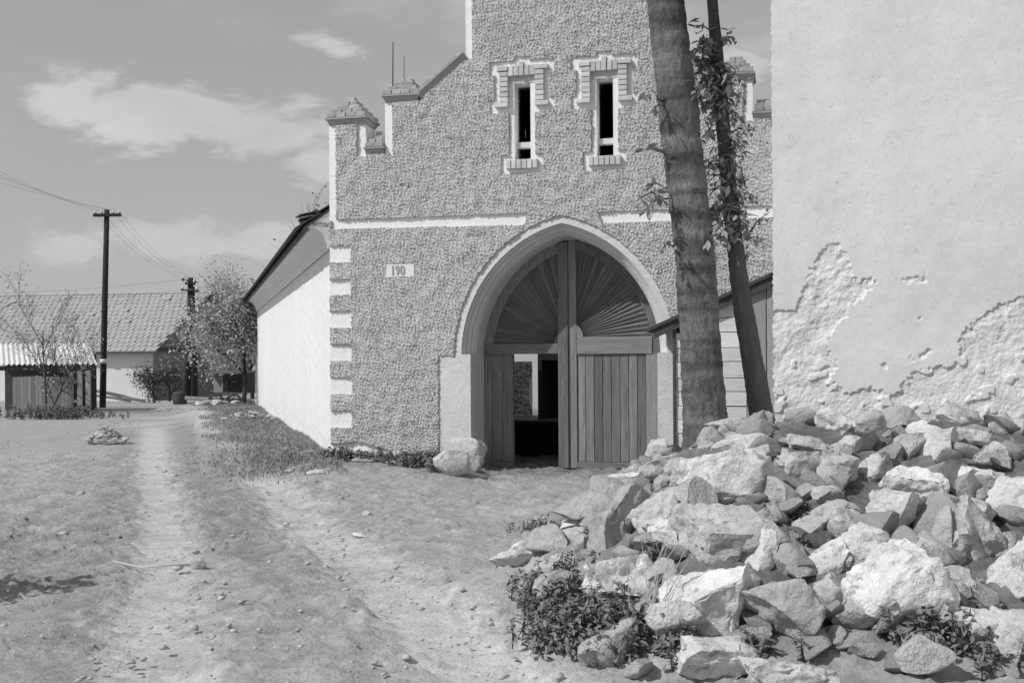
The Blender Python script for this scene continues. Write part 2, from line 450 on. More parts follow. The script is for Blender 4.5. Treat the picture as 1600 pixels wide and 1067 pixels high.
# silhouette
z_tw = Fp(543, 196)[1]; s_tw = Fp(570, 220)[0]; z_ni = Fp(585, 241)[1]; s_sh = Fp(604, 200)[0]
z_sh = Fp(630, 160)[1]; s_sh2 = Fp(655, 150)[0]; s_ct = Fp(730, 80)[0]; z_ct = Fp(733, 92)[1]
s_ct_top = z_ct + 2.3
s_cr = Fp(1036, 80)[0]; s_sr2 = Fp(1122, 120)[0]; s_sr = Fp(1174, 150)[0]; z_sr = Fp(1150, 128)[1]; z_nr = Fp(1190, 186)[1]
z_cr = z_sr + (z_ct - z_sh)
s_twr = s_sr + (s_sh - s_tw); sR = s_twr + (s_tw - sL)
sil = [(sL, -.4), (sL, z_tw), (s_tw, z_tw), (s_tw, z_ni), (s_sh, z_ni), (s_sh, z_sh), (s_sh2, z_sh), (s_ct, z_ct), (s_ct, s_ct_top),
       (s_cr, s_ct_top), (s_cr, z_cr), (s_sr2, z_sr), (s_sr, z_sr), (s_sr, z_nr), (s_twr, z_nr), (s_twr, z_nr + (z_tw - z_ni)), (sR, z_nr + (z_tw - z_ni)), (sR, -.4)]
open_loop = [(-HO, -.39), (-HO, ZS - .002)] + arch(RB - .002) + [(HO, ZS - .002), (HO, -.39)]

# windows, measured on the left one and repeated
def wz(x, y, t=0.0): return Fp(740 + x / 4.446, 60 + y / 4.446, t)
W0 = wz(340, 500)
ds = wz(912, 490)[0] - W0[0]
dzw = wz(912, 815)[1] - wz(340, 840)[1]
def wrel(x, y): p = wz(x, y); return (p[0] - W0[0], p[1])
hw = abs(wz(395, 500)[0] - wz(283, 500)[0]) / 2
zt, zb = wrel(340, 315)[1], wrel(340, 842)[1]
zc0, zc1 = wrel(340, 755)[1], wrel(340, 718)[1]
def symx(pts):                                  # outline of the white field, symmetric about the window's middle
    half = [(abs(wrel(x, y)[0]), wrel(x, y)[1]) for x, y in pts]
    return [(-a, b) for a, b in half] + [(a, b) for a, b in half[::-1]]
fieldL = symx([(285, 139), (285, 164), (118, 176), (118, 262), (150, 262), (150, 436), (118, 440), (118, 527), (252, 527), (252, 816), (199, 818), (199, 948)][::1])
def shift(L, a, b=0.0): return [(x + a, z + b) for x, z in L]
win_at = [(W0[0], 0.0), (W0[0] + ds, dzw)]
holes = []
for a, b in win_at:
    holes.append(shift([(-hw, zb), (-hw, zt), (hw, zt), (hw, zb)], a, b))
wall = link('wall', plate([sil, open_loop] + holes, 0.0, WT), 'limewash', house)

# white smooth fields let into the roughcast
def field_poly(px): return FP(px)
bands = [FP([(519, 345), (827, 334), (819, 352), (519, 358.5)]), FP([(935, 332), (1215, 323), (1215, 340), (941, 349)])]
bands[1][1] = (sR + .02, bands[1][1][1]); bands[1][2] = (sR + .02, bands[1][2][1])
qx1 = Fp(550, 500)[0]
quoins = []
for y0, y1 in [(385, 410), (437, 461), (487, 512), (539, 564), (590, 616), (642, 668)]:
    z1, z0 = Fp(535, y0)[1], Fp(535, y1)[1]
    quoins.append([(sL - .02, z0), (qx1, z0), (qx1, z1), (sL - .02, z1)])
    quoins.append([(sR - (qx1 - sL), z0), (sR + .02, z0), (sR + .02, z1), (sR - (qx1 - sL), z1)])
stripe = .10
stripes = [[(sL - .02, bands[0][0][1]), (sL + stripe, bands[0][0][1]), (sL + stripe, z_tw), (sL - .02, z_tw)],
           [(s_tw - .115, z_ni - .03), (s_tw + .02, z_ni - .03), (s_tw + .02, z_tw), (s_tw - .115, z_tw)],
           [(s_sh - .02, z_ni - .03), (s_sh + .115, z_ni - .03), (s_sh + .10, z_sh), (s_sh - .02, z_sh)],
           [(s_ct - .02, z_ct - .02), (s_ct + .09, z_ct - .02), (s_ct + .09, s_ct_top), (s_ct - .02, s_ct_top)],
           [(s_cr + .02, z_cr - .02), (s_cr - .09, z_cr - .02), (s_cr - .09, s_ct_top), (s_cr + .02, s_ct_top)],
           [(s_sr + .02, z_nr - .03), (s_sr - .115, z_nr - .03), (s_sr - .10, z_sr), (s_sr + .02, z_sr)]]
plaqueP = FP([(606, 414), (648, 412.5), (649, 432), (604, 433.5)])
pier_z = Fp(700, 556)[1]
psL, psR = Fp(687, 640)[0], -Fp(687, 640)[0]
hoodP = [(-(RO - AC), pier_z)] + arch(RO) + [(RO - AC, pier_z)]
pierL = [(psL, -.4), (psL, pier_z), (-HO + .0, pier_z), (-HO, -.4)]
pierR = [(-x, z) for x, z in pierL]
plinth = FP([(515, 694), (560, 690), (600, 700), (640, 706), (686, 716), (686, 760), (515, 760)])
cut = bands + quoins + stripes + [plaqueP, hoodP, pierL, pierR, [(psL, -.5), (psL, pier_z), (psR, pier_z), (psR, -.5)], plinth] + [shift(fieldL, a, b) for a, b in win_at]

def roughcast():
    dx = .0135
    x0, x1, z0, z1 = sL - .03, sR + .03, -.35, s_ct_top
    nx, nz = int((x1 - x0) / dx) + 1, int((z1 - z0) / dx) + 1
    X, Z = np.meshgrid(x0 + np.arange(nx) * dx, z0 + np.arange(nz) * dx)
    h = bandnoise(nx, nz, dx, .026, .060, 11, (2.1, .85), R(38)); h2 = bandnoise(nx, nz, dx, .022, .06, 12, (1.4, .9), R(40)); h3 = bandnoise(nx, nz, dx, .3, 1.0, 13)
    wob = bandnoise(nx, nz, dx, .03, .2, 14) * .003; wob2 = bandnoise(nx, nz, dx, .03, .2, 15) * .003
    H = .044 + .0092 * np.clip(h, -1.6, 2.2) + .0030 * h2 * (1 + .3 * h3) + .004 * h3
    silr = [(sL - .012, -.4), (sL - .012, z_tw)] + sil[2:16] + [(sR + .012, z_nr + (z_tw - z_ni)), (sR + .012, -.4)]
    Xc, Zc = (X[:-1, :-1] + dx / 2 + wob[:-1, :-1]), (Z[:-1, :-1] + dx / 2 + wob2[:-1, :-1])
    M = inside(silr, X[:-1, :-1] + dx / 2, Z[:-1, :-1] + dx / 2)
    for c in cut: M &= ~inside(c, Xc, Zc)
    M &= Z[:-1, :-1] > ground_line(X[:-1, :-1])
    # loosened patches
    for px, py, rr in [(632, 290, .05), (640, 293, .035)]:
        a, b = Fp(px, py); M &= ~(((Xc - a) ** 2 + ((Zc - b) * 1.7) ** 2) < rr ** 2)
    top = np.stack([X, -H, Z], -1).reshape(-1, 3)
    bot = np.stack([X, np.full_like(X, -.003), Z], -1).reshape(-1, 3)
    idx = np.arange(nx * nz).reshape(nz, nx); nb = nx * nz
    j, i = np.nonzero(M)
    Fq = [np.stack([idx[j, i], idx[j, i + 1], idx[j + 1, i + 1], idx[j + 1, i]], -1)]
    P = np.pad(M, 1)
    for dj, di, a, b in [(0, -1, (1, 0), (0, 0)), (0, 1, (0, 1), (1, 1)), (-1, 0, (0, 0), (0, 1)), (1, 0, (1, 1), (1, 0))]:
        nbm = P[1 + dj:1 + dj + M.shape[0], 1 + di:1 + di + M.shape[1]]
        j, i = np.nonzero(M & ~nbm)
        A, B = idx[j + a[0], i + a[1]], idx[j + b[0], i + b[1]]
        Fq.append(np.stack([B, A, A + nb, B + nb], -1))
    Fq = np.concatenate(Fq); V = np.concatenate([top, bot])
    used, inv = np.unique(Fq, return_inverse=True)
    me = np_mesh('roughcast_coat', V[used], inv.reshape(-1, 4))
    link('roughcast_coat', me, 'roughcast', house, False)
def ground_line(x): return -.3 + 0 * x
roughcast()

def slab(name, loop, y0, y1, mat, parent):
    return link(name, plate([loop], y0, y1), mat, parent)
for b in bands: slab('string_course', b, -.012, -.001, 'limewash', house)
for q in quoins: slab('quoin', q, -.014, -.001, 'limewash_old', house)
for q in stripes: slab('corner_strip', q, -.011, -.001, 'limewash', house)
pq = slab('number_plaque', plaqueP, -.052, -.001, 'plaque', house)
tag(pq, 'white plaque with raised number 190')
fc = bpy.data.curves.new('tmp', 'FONT'); fc.body = '190'; fc.size = .205; fc.extrude = .006; fc.align_x = 'CENTER'; fc.offset = .004
fo = bpy.data.objects.new('tmp', fc); COL.objects.link(fo)
fme = bpy.data.meshes.new_from_object(fo.evaluated_get(bpy.context.evaluated_depsgraph_get())); bpy.data.objects.remove(fo)
pc = Fp(623, 429.5)
for v in fme.vertices: x, y, z = v.co; v.co = (pc[0] + x * .78, -.058 - z, pc[1] + y)
fme.materials.clear()
link('number', fme, 'plaque_digit', pq)
slab('plinth', [(sL - .02, -.4), (sL - .02, .30), (sL + .5, .33), (sL + 1.0, .2), (psL - .3, .10), (psL - .005, .02), (psL - .005, -.4)], -.05, -.001, 'limewash_old', house)

# arch: light band, deep moulding, reveal
def sweep(prof, name, mat, z_end=None, parent=house):
    mb = MB(); rows = []
    for Rr, y in prof:
        a = arch(Rr)
        if z_end is not None: a = [(a[0][0], z_end)] + a + [(a[-1][0], z_end)]
        rows.append([(x, y, z) for x, z in a])
    n = len(rows[0])
    vs = [p for r in rows for p in r]
    fs = [(i * n + k, i * n + k + 1, (i + 1) * n + k + 1, (i + 1) * n + k) for i in range(len(rows) - 1) for k in range(n - 1)]
    mb.add(vs, fs); return mb.build(name, mat, parent)
sweep([(RO, -.003), (RO, -.016), (RB + .0, -.022)], 'hood_band', 'jamb_plaster', pier_z)
DY = .78                                          # gate leaves stand this deep
am = sweep([(RB, -.022), (RB - .012, .045), (RB - .034, .070), (RB - .042, .13), (RB - .062, .155), (RB - .085, .175), (RB - .097, .235), (RB - .118, .26), (RI + .010, .31), (RI, .34), (RI - .001, WT), (RI - .001, DY + .12)], 'arch_moulding', 'stone_trim', None)
for sgn in (-1, 1):
    P_ = [(sgn * abs(x), z) for x, z in pierL]
    jb = slab('jamb_block', P_, -.030, -.001, 'jamb_plaster', house)
    mb = MB()                                     # inner face of the jamb, from the front back to the leaves
    x = sgn * (HI - .003)
    mb.hexa([(x, -.029, -.4), (x + sgn * .22, -.029, -.4), (x + sgn * .22, DY + .12, -.4), (x, DY + .12, -.4)],
            [(x, -.029, ZS + .02), (x + sgn * .22, -.029, ZS + .02), (x + sgn * .22, DY + .12, ZS + .02), (x, DY + .12, ZS + .02)])
    mb.build('jamb_reveal', 'stone_trim', house)

def lump(name, dims, seed, mat, parent, loc, rz=0.0, rx=0.0, cuts=11, sub=3, amp=.05, lo=.5, hi=.9, ry=0.0, pw=.8):
    me = stone_mesh(name, dims, seed, cuts, sub, amp, lo, hi, pw)
    o = link(name, me, mat, parent); o.location = loc; o.rotation_euler = (rx, ry, rz); return o
ICO = {}
def ico(sub):
    if sub not in ICO:
        bm = bmesh.new(); bmesh.ops.create_icosphere(bm, subdivisions=sub, radius=1.0)
        ICO[sub] = (np.array([v.co[:] for v in bm.verts]), np.array([[v.index for v in f.verts] for f in bm.faces])); bm.free()
    return ICO[sub]
def stone_mesh(name, dims, seed, cuts=11, sub=4, amp=.05, lo=.5, hi=.9, pw=.8):
    v, f = ico(sub); rng = np.random.default_rng(seed); p = v.copy()
    p = np.sign(p) * np.abs(p) ** pw
    for k in range(cuts):
        n = rng.standard_normal(3); n /= np.linalg.norm(n); d = rng.uniform(lo, hi)
        e = p @ n - d; p -= np.where(e > 0, e, 0)[:, None] * n * .985
    p -= (p.max(0) + p.min(0)) / 2; p /= (p.max(0) - p.min(0)) / 2
    off = Vector(rng.uniform(-50, 50, 3))
    nr = v
    disp = np.array([noise.fractal(Vector(q * 1.7) + off, .9, 2.1, 6) for q in p])
    rid = np.array([abs(noise.noise(Vector(q * 3.1) - off)) for q in p])
    p = p + nr * (amp * disp - amp * .9 * np.maximum(.22 - rid, 0) * 2.2)[:, None]
    p *= np.array(dims) / 2
    me = np_mesh(name, p, np.zeros((0, 4)), f)
    me.polygons.foreach_set('use_smooth', np.ones(len(me.polygons), bool)); me.set_sharp_from_angle(angle=R(44))
    return me

for sgn, sd in ((-1, 5), (1, 9)):
    lump('jamb_base', (.72, .42, .84), sd, 'stone', house, (sgn * (HO + .14), .10, .12), cuts=10, lo=.65, hi=1.0, amp=.12, pw=.5, sub=4)

# windows: recess, brick trim
wrng = random.Random(4)
def brick(parent, x0, x1, z0, z1, y0, y1, mat='brick_wash', j=.003):
    mb = MB(); mb.box(x0, x1, y0, y1, z0, z1, None, j, wrng)
    return mb.build('brick', mat, parent, False, .006)
for a, b in win_at:
    w = slab('window', shift(fieldL, a, b), -.012, -.001, 'limewash', house) if False else None
    L = shift(fieldL, a, b); H = shift([(-hw, zb), (-hw, zt), (hw, zt), (hw, zb)], a, b)
    w = link('window', plate([L, H], -.013, -.001), 'limewash', house)
    # opening lining, cross bar, lintel soffit
    mb = MB()
    mb.box(a - hw + .001, a + hw - .001, .06, .20, zc0 + b, zc1 + b)
    mb.build('cross_bar', 'jamb_plaster', w)
    mb = MB(); mb.box(a - hw - .07, a + hw + .07, -.020, -.0135, zt + b + .002, zt + b + .10); mb.build('lintel', 'brick_wash', w)
    # side columns of bricks
    zA, zB = wrel(210, 205)[1] + b, wrel(210, 490)[1] + b
    n = 8; hgt = (zA - zB) / n
    xo, xi = abs(wrel(185, 300)[0]), abs(wrel(246, 300)[0])
    for sgn in (-1, 1):
        for k in range(n):
            z0 = zB + k * hgt; q0, q1 = xi, xo
            if k == 0: q1 = abs(wrel(152, 490)[0])
            if k == n - 1 : q1 = abs(wrel(155, 215)[0]) - (.03 if sgn < 0 else 0)
            x0, x1 = sorted((a + sgn * q0, a + sgn * q1))
            brick(w, x0, x1, z0 + .005, z0 + hgt - .005, -.085 - (.012 if k in (0, n - 1) else 0), -.012)
    # soldier course over the opening
    zl0, zl1 = wrel(330, 268)[1] + b, wrel(330, 196)[1] + b
    n = 5; wd = 2 * xi / n
    for k in range(n):
        x0 = a - xi + k * wd
        brick(w, x0 + .005, x0 + wd - .005, zl0, zl1 + (.055 if k == 2 else 0), -.080 - (.014 if k == 2 else 0), -.012)
    # sill
    zs0, zs1 = wrel(330, 912)[1] + b, wrel(330, 848)[1] + b
    ws = abs(wrel(233, 880)[0]); n = 6; wd = 2 * ws / n
    for k in range(n): brick(w, a - ws + k * wd + .005, a - ws + (k + 1) * wd - .005, zs0, zs1, -.10, -.012)

# caps of the stepped gable
def cap(s0, s1, z, top_n, courses, over=.055, parent=house):
    mb = MB(); d0, d1 = -.10, WT + .10
    mb.box(s0 - over, s1 + over, d0, d1, z + .085, z + .118, None, .004, wrng)
    mb.hexa([(s0 + .0, -.02, z - .002), (s1 - .0, -.02, z - .002), (s1, WT + .02, z - .002), (s0, WT + .02, z - .002)],
            [(s0 - over + .02, d0 + .02, z + .083), (s1 + over - .02, d0 + .02, z + .083), (s1 + over - .02, d1 - .02, z + .083), (s0 - over + .02, d1 - .02, z + .083)])
    c = mb.build('cap', 'cap_mortar', parent)
    ch = .072; zz = z + .120; w0, w1 = s0 - over + .02, s1 + over - .02
    full = w1 - w0; mid = (w0 + w1) / 2; dep = (d1 - d0) - .04; dm = (d0 + d1) / 2
    n0 = max(2, round(full / .15))
    for k in range(courses):
        f = 1 - k / (courses - 1) * (1 - top_n / n0 * .8)
        wdt = full * f * (.99 if k else 1); dd = dep * (1 - .74 * k / (courses - 1)); n = max(1, round(n0 * f)); bw_ = wdt / n
        for i in range(n):
            x0 = mid - wdt / 2 + i * bw_
            brick(c, x0 + .005, x0 + bw_ - .005, zz + .003, zz + ch - .003, dm - dd / 2 + wrng.uniform(-.008, .008), dm + dd / 2, 'cap_brick', .007)
        m2 = MB(); m2.box(mid - wdt / 2 + .02, mid + wdt / 2 - .02, dm - dd / 2 + .025, dm + dd / 2 - .02, zz, zz + ch + .002); m2.build('mortar', 'cap_mortar', c)
        zz += ch
    return c
cap(sL, s_tw, z_tw, 1, 5)
cap(s_tw + .03, s_sh - .03, z_ni - .02, 1, 4, .02)
cap(s_sh, s_sh2 - .02, z_sh, 2, 4, .055)
cap(s_sr2 + .02, s_sr, z_sr, 2, 4, .055)
cap(s_sr + .03, s_twr - .03, z_nr - .02, 2, 3, .02)
cap(s_twr, sR, z_nr + (z_tw - z_ni), 1, 5)
cap(s_ct, s_cr, s_ct_top, 2, 5)
# sloping copings with bricks laid on them
for (xa, za), (xb, zb_) in [((s_sh2 + .03, z_sh + .05), (s_ct - .002, z_ct + .03)), ((s_sr2 - .03, z_sr + .05), (s_cr + .002, z_cr + .03))]:
    dv = Vector((xb - xa, 0, zb_ - za)); ln = dv.length; ux = dv.normalized(); un = Vector((-ux.z, 0, ux.x))
    if un.z < 0: un = -un
    mb = MB()
    def q(u, y, h): return Vector((xa, 0, za)) + ux * u + un * h + Vector((0, y, 0))
    mb.hexa([q(0, -.02, -.06), q(ln, -.02, -.06), q(ln, WT + .02, -.06), q(0, WT + .02, -.06)], [q(0, -.09, .055), q(ln, -.09, .055), q(ln, WT + .09, .055), q(0, WT + .09, .055)])
    mb.hexa([q(0, -.10, .056), q(ln, -.10, .056), q(ln, WT + .10, .056), q(0, WT + .10, .056)], [q(0, -.10, .082), q(ln, -.10, .082), q(ln, WT + .10, .082), q(0, WT + .10, .082)])
    c = mb.build('coping', 'cap_mortar', house)
    n = 7
    for k in range(n):
        u0, u1 = ln * k / n + .008, ln * (k + 1) / n - .008
        t_ = .055 if k % 2 else .035
        m2 = MB(); m2.hexa([q(u0, -.06, .084), q(u1, -.06, .084), q(u1, WT + .06, .084), q(u0, WT + .06, .084)], [q(u0, -.06, .084 + t_), q(u1, -.06, .084 + t_), q(u1, WT + .06, .084 + t_), q(u0, WT + .06, .084 + t_)])
        m2.build('brick', 'cap_brick', c, False, .006)

# passage behind the gate, attic behind the windows, roof
mb = MB()
for sgn in (-1, 1):
    x = sgn * 1.75
    mb.box(min(x, x + sgn * .3), max(x, x + sgn * .3), WT + .002, 4.2, -.3, 3.62)
mb.box(-2.05, 2.05, WT + .002, 4.2, 3.622, 3.86)
mb.build('passage', 'stone_dark', house)
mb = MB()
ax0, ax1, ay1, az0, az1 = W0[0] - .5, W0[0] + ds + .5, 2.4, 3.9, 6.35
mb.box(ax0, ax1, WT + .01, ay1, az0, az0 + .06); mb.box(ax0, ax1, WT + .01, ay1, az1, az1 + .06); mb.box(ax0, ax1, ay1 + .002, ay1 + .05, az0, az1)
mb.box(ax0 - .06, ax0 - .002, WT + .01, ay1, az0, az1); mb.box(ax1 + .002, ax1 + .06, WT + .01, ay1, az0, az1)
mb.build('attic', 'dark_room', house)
mb = MB()
zr0, zr1 = 4.6, 7.55
for sgn in (-1, 1):
    x = sgn * 3.75
    mb.hexa([(0, WT + .01, zr1 - .10), (x, WT + .01, zr0 - .10), (x, 4.6, zr0 - .10), (0, 4.6, zr1 - .10)], [(0, WT + .01, zr1), (x, WT + .01, zr0), (x, 4.6, zr0), (0, 4.6, zr1)])
mb.hexa([(-3.6, 4.22, 3.87), (3.6, 4.22, 3.87), (3.6, 4.4, 3.87), (-3.6, 4.4, 3.87)], [(-.2, 4.22, 7.3), (.2, 4.22, 7.3), (.2, 4.4, 7.3), (-.2, 4.4, 7.3)])
mb.build('roof', 'roof_dark', house)
mb = MB()
for sgn in (-1, 1): mb.box(min(sgn * 2.06, sgn * 3.55), max(sgn * 2.06, sgn * 3.55), WT + .004, 4.2, -.3, 3.86)
mb.build('side_rooms', 'limewash_old', house)

# the gate leaves
def Dp(px, py): return Fp(px, py, -DY)
y_f = DY                                          # front face of the frame
zr_t, zr_b = Dp(820, 537)[1], Dp(820, 553)[1]
z_bot = .02
xc0, xc1, xc2 = Dp(873, 600)[0], Dp(889, 600)[0], Dp(901.5, 600)[0]
xl0, xl1 = Dp(754, 600)[0], Dp(768, 600)[0]
xr1, xr0 = Dp(1024, 600)[0], Dp(1009.5, 600)[0]
xw0 = Dp(801, 600)[0]
hub = (xc1, Dp(888, 526)[1])
leafL = empty('gate_leaf', (0, 0, 0)); leafL.parent = house
leafR = empty('gate_leaf', (0, 0, 0)); leafR.parent = house
prng = random.Random(7)
def plank(parent, x0, x1, z0, z1, y0, y1, mat='wood_gate', name='plank', bev=.006):
    mb = MB(); mb.box(x0, x1, y0, y1, z0, z1); return mb.build(name, mat, parent, False, bev)
# frame members
RD = RI + .02
def arch_top(x, Rr): 
    c = AC if x < 0 else -AC
    return ZS + math.sqrt(max(Rr * Rr - (abs(x) + AC) ** 2, 0))
def rim(parent, sgn, x_end, r0, r1, y0, y1):
    """curved board under the arch"""
    mb = MB(); n = 22
    def pt(Rr, k):
        a1 = math.acos((AC + abs(x_end)) / Rr); a = a1 * k / n
        return (sgn * (Rr * math.cos(a) - AC), ZS + Rr * math.sin(a))
    vs = []; fs = []
    for k in range(n + 1):
        (xa, za), (xb, zb2) = pt(r0, k), pt(r1, k)
        vs += [(xa, y0, za), (xb, y0, zb2), (xb, y1, zb2), (xa, y1, za)]
    for k in range(n):
        b = 4 * k
        for i in range(4): fs.append((b + i, b + (i + 1) % 4, b + 4 + (i + 1) % 4, b + 4 + i))
    mb.add(vs, fs + [(0, 3, 2, 1), (4 * n, 4 * n + 1, 4 * n + 2, 4 * n + 3)]); return mb.build('rim_board', 'wood_gate', parent)
for leaf, sgn, xe in ((leafL, -1, xc0), (leafR, 1, xc2)):
    rim(leaf, sgn, xe, RI + .03, RI - .155, y_f - .005, y_f + .06)
plank(leafL, xl0 - .12, xl1, z_bot, ZS + .02, y_f - .005, y_f + .06, name='stile')
plank(leafR, xr0, xr1 + .12, z_bot, ZS + .02, y_f - .005, y_f + .06, name='stile')
plank(leafL, xc0, xc1 - .004, z_bot, arch_top(xc0, RI), y_f - .045, y_f + .06, name='stile')
plank(leafR, xc1, xc2, z_bot, arch_top(xc2, RI), y_f - .012, y_f + .06, name='stile')
plank(leafL, xl1 - .10, xc0 - .003, zr_b, zr_t, y_f - .03, y_f + .06, 'wood_gate_level', 'rail')
zq_t, zq_b = Dp(950, 526)[1], Dp(950, 553)[1]
plank(leafR, xc2 + .003, xr0 + .10, zq_b, zq_t, y_f - .02, y_f + .06, 'wood_gate_level', 'rail')
z_kb = Dp(800, 721)[1]
plank(leafL, xl1 + .003, xw0, z_bot, z_kb, y_f - .012, y_f + .06, 'wood_gate_level', 'rail')
plank(leafR, xc2 + .003, xr0 - .003, z_bot, Dp(930, 722)[1], y_f - .012, y_f + .06, 'wood_gate_level', 'rail')
# boards
n = 2; wd = (xw0 - xl1) / n
for k in range(n): plank(leafL, xl1 + k * wd + .004, xl1 + (k + 1) * wd - .003, z_kb + .003, zr_b - .003, y_f + .012 + prng.uniform(0, .004), y_f + .04)
n = 8; wd = (xr0 - xc2) / n
for k in range(n): plank(leafR, xc2 + k * wd + .004, xc2 + (k + 1) * wd - .003, Dp(930, 722)[1] + .003, zq_b - .003, y_f + .012 + prng.uniform(0, .006), y_f + .04)
# the wicket, swung inwards
wk = empty('wicket_door', (xw0 + .01, y_f + .065, 0), R(103)); wk.parent = house
ww = xc0 - xw0 - .03
for k in range(4): plank(wk, k * ww / 4 + .003, (k + 1) * ww / 4 - .003, z_bot + .02, zr_b - .02, 0, .03)
plank(wk, .02, ww - .02, .35, .47, .031, .06, 'wood_gate_level', 'ledge'); plank(wk, .02, ww - .02, 1.35, 1.47, .031, .06, 'wood_gate_level', 'ledge')
# sunburst boards over the rails
def ray_end(ang, sgn, rlim):
    """distance from the hub to the curved rim board along this direction"""
    lo, hi = .1, 3.0
    for _ in range(40):
        m = (lo + hi) / 2; x, z = hub[0] + sgn * m * math.cos(ang), hub[1] + m * math.sin(ang)
        c = math.hypot(abs(x) + AC, max(z - ZS, 0)) if z > ZS else abs(x) + AC
        lo, hi = (m, hi) if c < rlim else (lo, m)
    return lo
for leaf, sgn, n, zlow in ((leafL, -1, 20, zr_t), (leafR, 1, 24, zq_t)):
    hub = (xc1, zlow)
    a0, a1 = 0.0, R(90)
    for k in range(n):
        aa, ab = a0 + (a1 - a0) * k / n, a0 + (a1 - a0) * (k + 1) / n
        r0 = .235; am_ = (aa + ab) / 2
        ra, rb = ray_end(aa, sgn, RI - .13), ray_end(ab, sgn, RI - .13)
        def pt(r, a, y): return (hub[0] + sgn * r * math.cos(a), y, max(hub[1] + r * math.sin(a), zlow + .001))
        mb = MB(); g = .10 * (ab - aa)
        yb = y_f + .045; y1 = y_f + .012; y2 = y_f + .030
        rm = (ra + rb) / 2
        vs = [pt(r0, aa + g, y2), pt(r0, am_, y1), pt(r0, ab - g, y2), pt(ra, aa + g * .6, y2), pt(rm, am_, y1), pt(rb, ab - g * .6, y2), pt(r0, aa + g, yb), pt(r0, ab - g, yb), pt(ra, aa + g * .6, yb), pt(rb, ab - g * .6, yb)]
        mb.add(vs, [(0, 3, 4, 1), (1, 4, 5, 2), (0, 6, 8, 3), (2, 5, 9, 7), (0, 1, 2, 7, 6), (3, 8, 9, 5, 4)])
        mb.build('ray_board', 'wood_fan', leaf)
    mb = MB(); m = 12                              # half-round hub
    vs = [(hub[0], y_f - .006, zlow), (hub[0], y_f + .045, zlow)]
    for k in range(m + 1):
        a = R(90) * k / m; p = (hub[0] + sgn * .232 * math.cos(a), max(hub[1] + .232 * math.sin(a), zlow))
        vs += [(p[0], y_f - .006, p[1]), (p[0], y_f + .045, p[1])]
    fs = []
    for k in range(m): b = 2 + 2 * k; fs += [(0, b, b + 2), (1, b + 3, b + 1), (b, b + 1, b + 3, b + 2)]
    mb.add(vs, fs); mb.build('hub', 'wood_gate', leaf)
    # backing so that no light shows between the boards
    lp = [(hub[0], zlow)] + [(hub[0] + sgn * (ray_end(R(90) * k / 16, sgn, RI - .05)) * math.cos(R(90) * k / 16), hub[1] + ray_end(R(90) * k / 16, sgn, RI - .05) * math.sin(R(90) * k / 16)) for k in range(17)]
    link('backing', plate([lp], y_f + .047, y_f + .058), 'wood_gate', leaf)

# ------------------------------------------------------------------ courtyard seen through the wicket
def house_at(s, y, z): return GATE + eF * s - nF * y + Vector((0, 0, z))
crt = empty('courtyard_wall', house_at(-4.68, 11, 0), -FA, 'rough grey masonry pier seen through the open wicket', 'wall')
ny_, nx_ = 60, 50
hh = bandnoise(nx_, ny_, .04, .08, .3, 31) * .03
Xg, Zg = np.meshgrid(np.linspace(0, 1.72, nx_), np.linspace(-.3, 1.72, ny_))
Xg = Xg + .05 * np.sin(Zg * 5) * (Xg > 1.5)
link('masonry', np_mesh('masonry', np.stack([Xg, hh, Zg], -1).reshape(-1, 3), grid_faces(nx_, ny_)), 'stone', crt, True)
mb = MB(); mb.box(.02, 1.66, .1, .5, -.3, 1.66); mb.build('core', 'limewash_old', crt)
dsh = empty('added_dark_shed', house_at(-.2, 11.6, 0), -FA, 'added near-black open shed keeping the view through the wicket dark', 'shed')  # shed added to fill this part of the opening with darkness
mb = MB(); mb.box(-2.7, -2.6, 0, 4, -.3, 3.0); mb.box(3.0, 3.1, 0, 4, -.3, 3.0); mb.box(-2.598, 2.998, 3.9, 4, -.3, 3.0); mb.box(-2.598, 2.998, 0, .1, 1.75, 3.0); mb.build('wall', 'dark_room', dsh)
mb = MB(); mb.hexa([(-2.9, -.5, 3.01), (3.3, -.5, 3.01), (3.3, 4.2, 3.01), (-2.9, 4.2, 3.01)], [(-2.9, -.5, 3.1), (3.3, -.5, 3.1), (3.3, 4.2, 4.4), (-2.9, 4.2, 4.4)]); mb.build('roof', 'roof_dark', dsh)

stk = empty('added_dark_stack', house_at(-1.0, 2.9, 0), -FA, 'added near-black stack standing in for the darkness behind the wicket', 'timber')  # added to cover the bright floor and darken the wicket opening
for r_ in range(5):
    for k in range(3):
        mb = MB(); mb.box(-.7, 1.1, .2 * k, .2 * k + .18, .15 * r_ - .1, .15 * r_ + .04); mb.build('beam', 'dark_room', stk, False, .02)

# ------------------------------------------------------------------ long white building on the left
C0 = house_at(sL, .01, 0); C0 = Vector((C0.x, C0.y, 0))
eave0 = at(508, 344, C0.y); far_Y = C0.y * 2.26
C1 = Vector((at(399, 560, far_Y).x, far_Y, 0))
lw = (C1 - C0); LL = lw.length; ang = math.atan2(lw.y, lw.x)
barn = empty('long_white_building', C0, ang, 'long whitewashed building with low eaves running back from the gate house', 'building')
ZE = eave0.z                                       # local x runs along the wall, local +y is towards the street (left), built to -y
nx, nz = 260, 70
Xg, Zg = np.meshgrid(np.linspace(0.0, LL, nx), np.linspace(-.5, ZE - .02, nz))
hh = bandnoise(nx, nz, .08, .3, .9, 41) * .004
hh = hh + .016 * np.clip(bandnoise(nx, nz, .07, .12, .4, 42, (1, .25)), 0, 3) * smooth(1.1, .3, Zg)
link('wall', np_mesh('wall', np.stack([Xg, hh, Zg], -1).reshape(-1, 3), grid_faces(nx, nz)[:, ::-1]), 'side_limewash', barn, True)
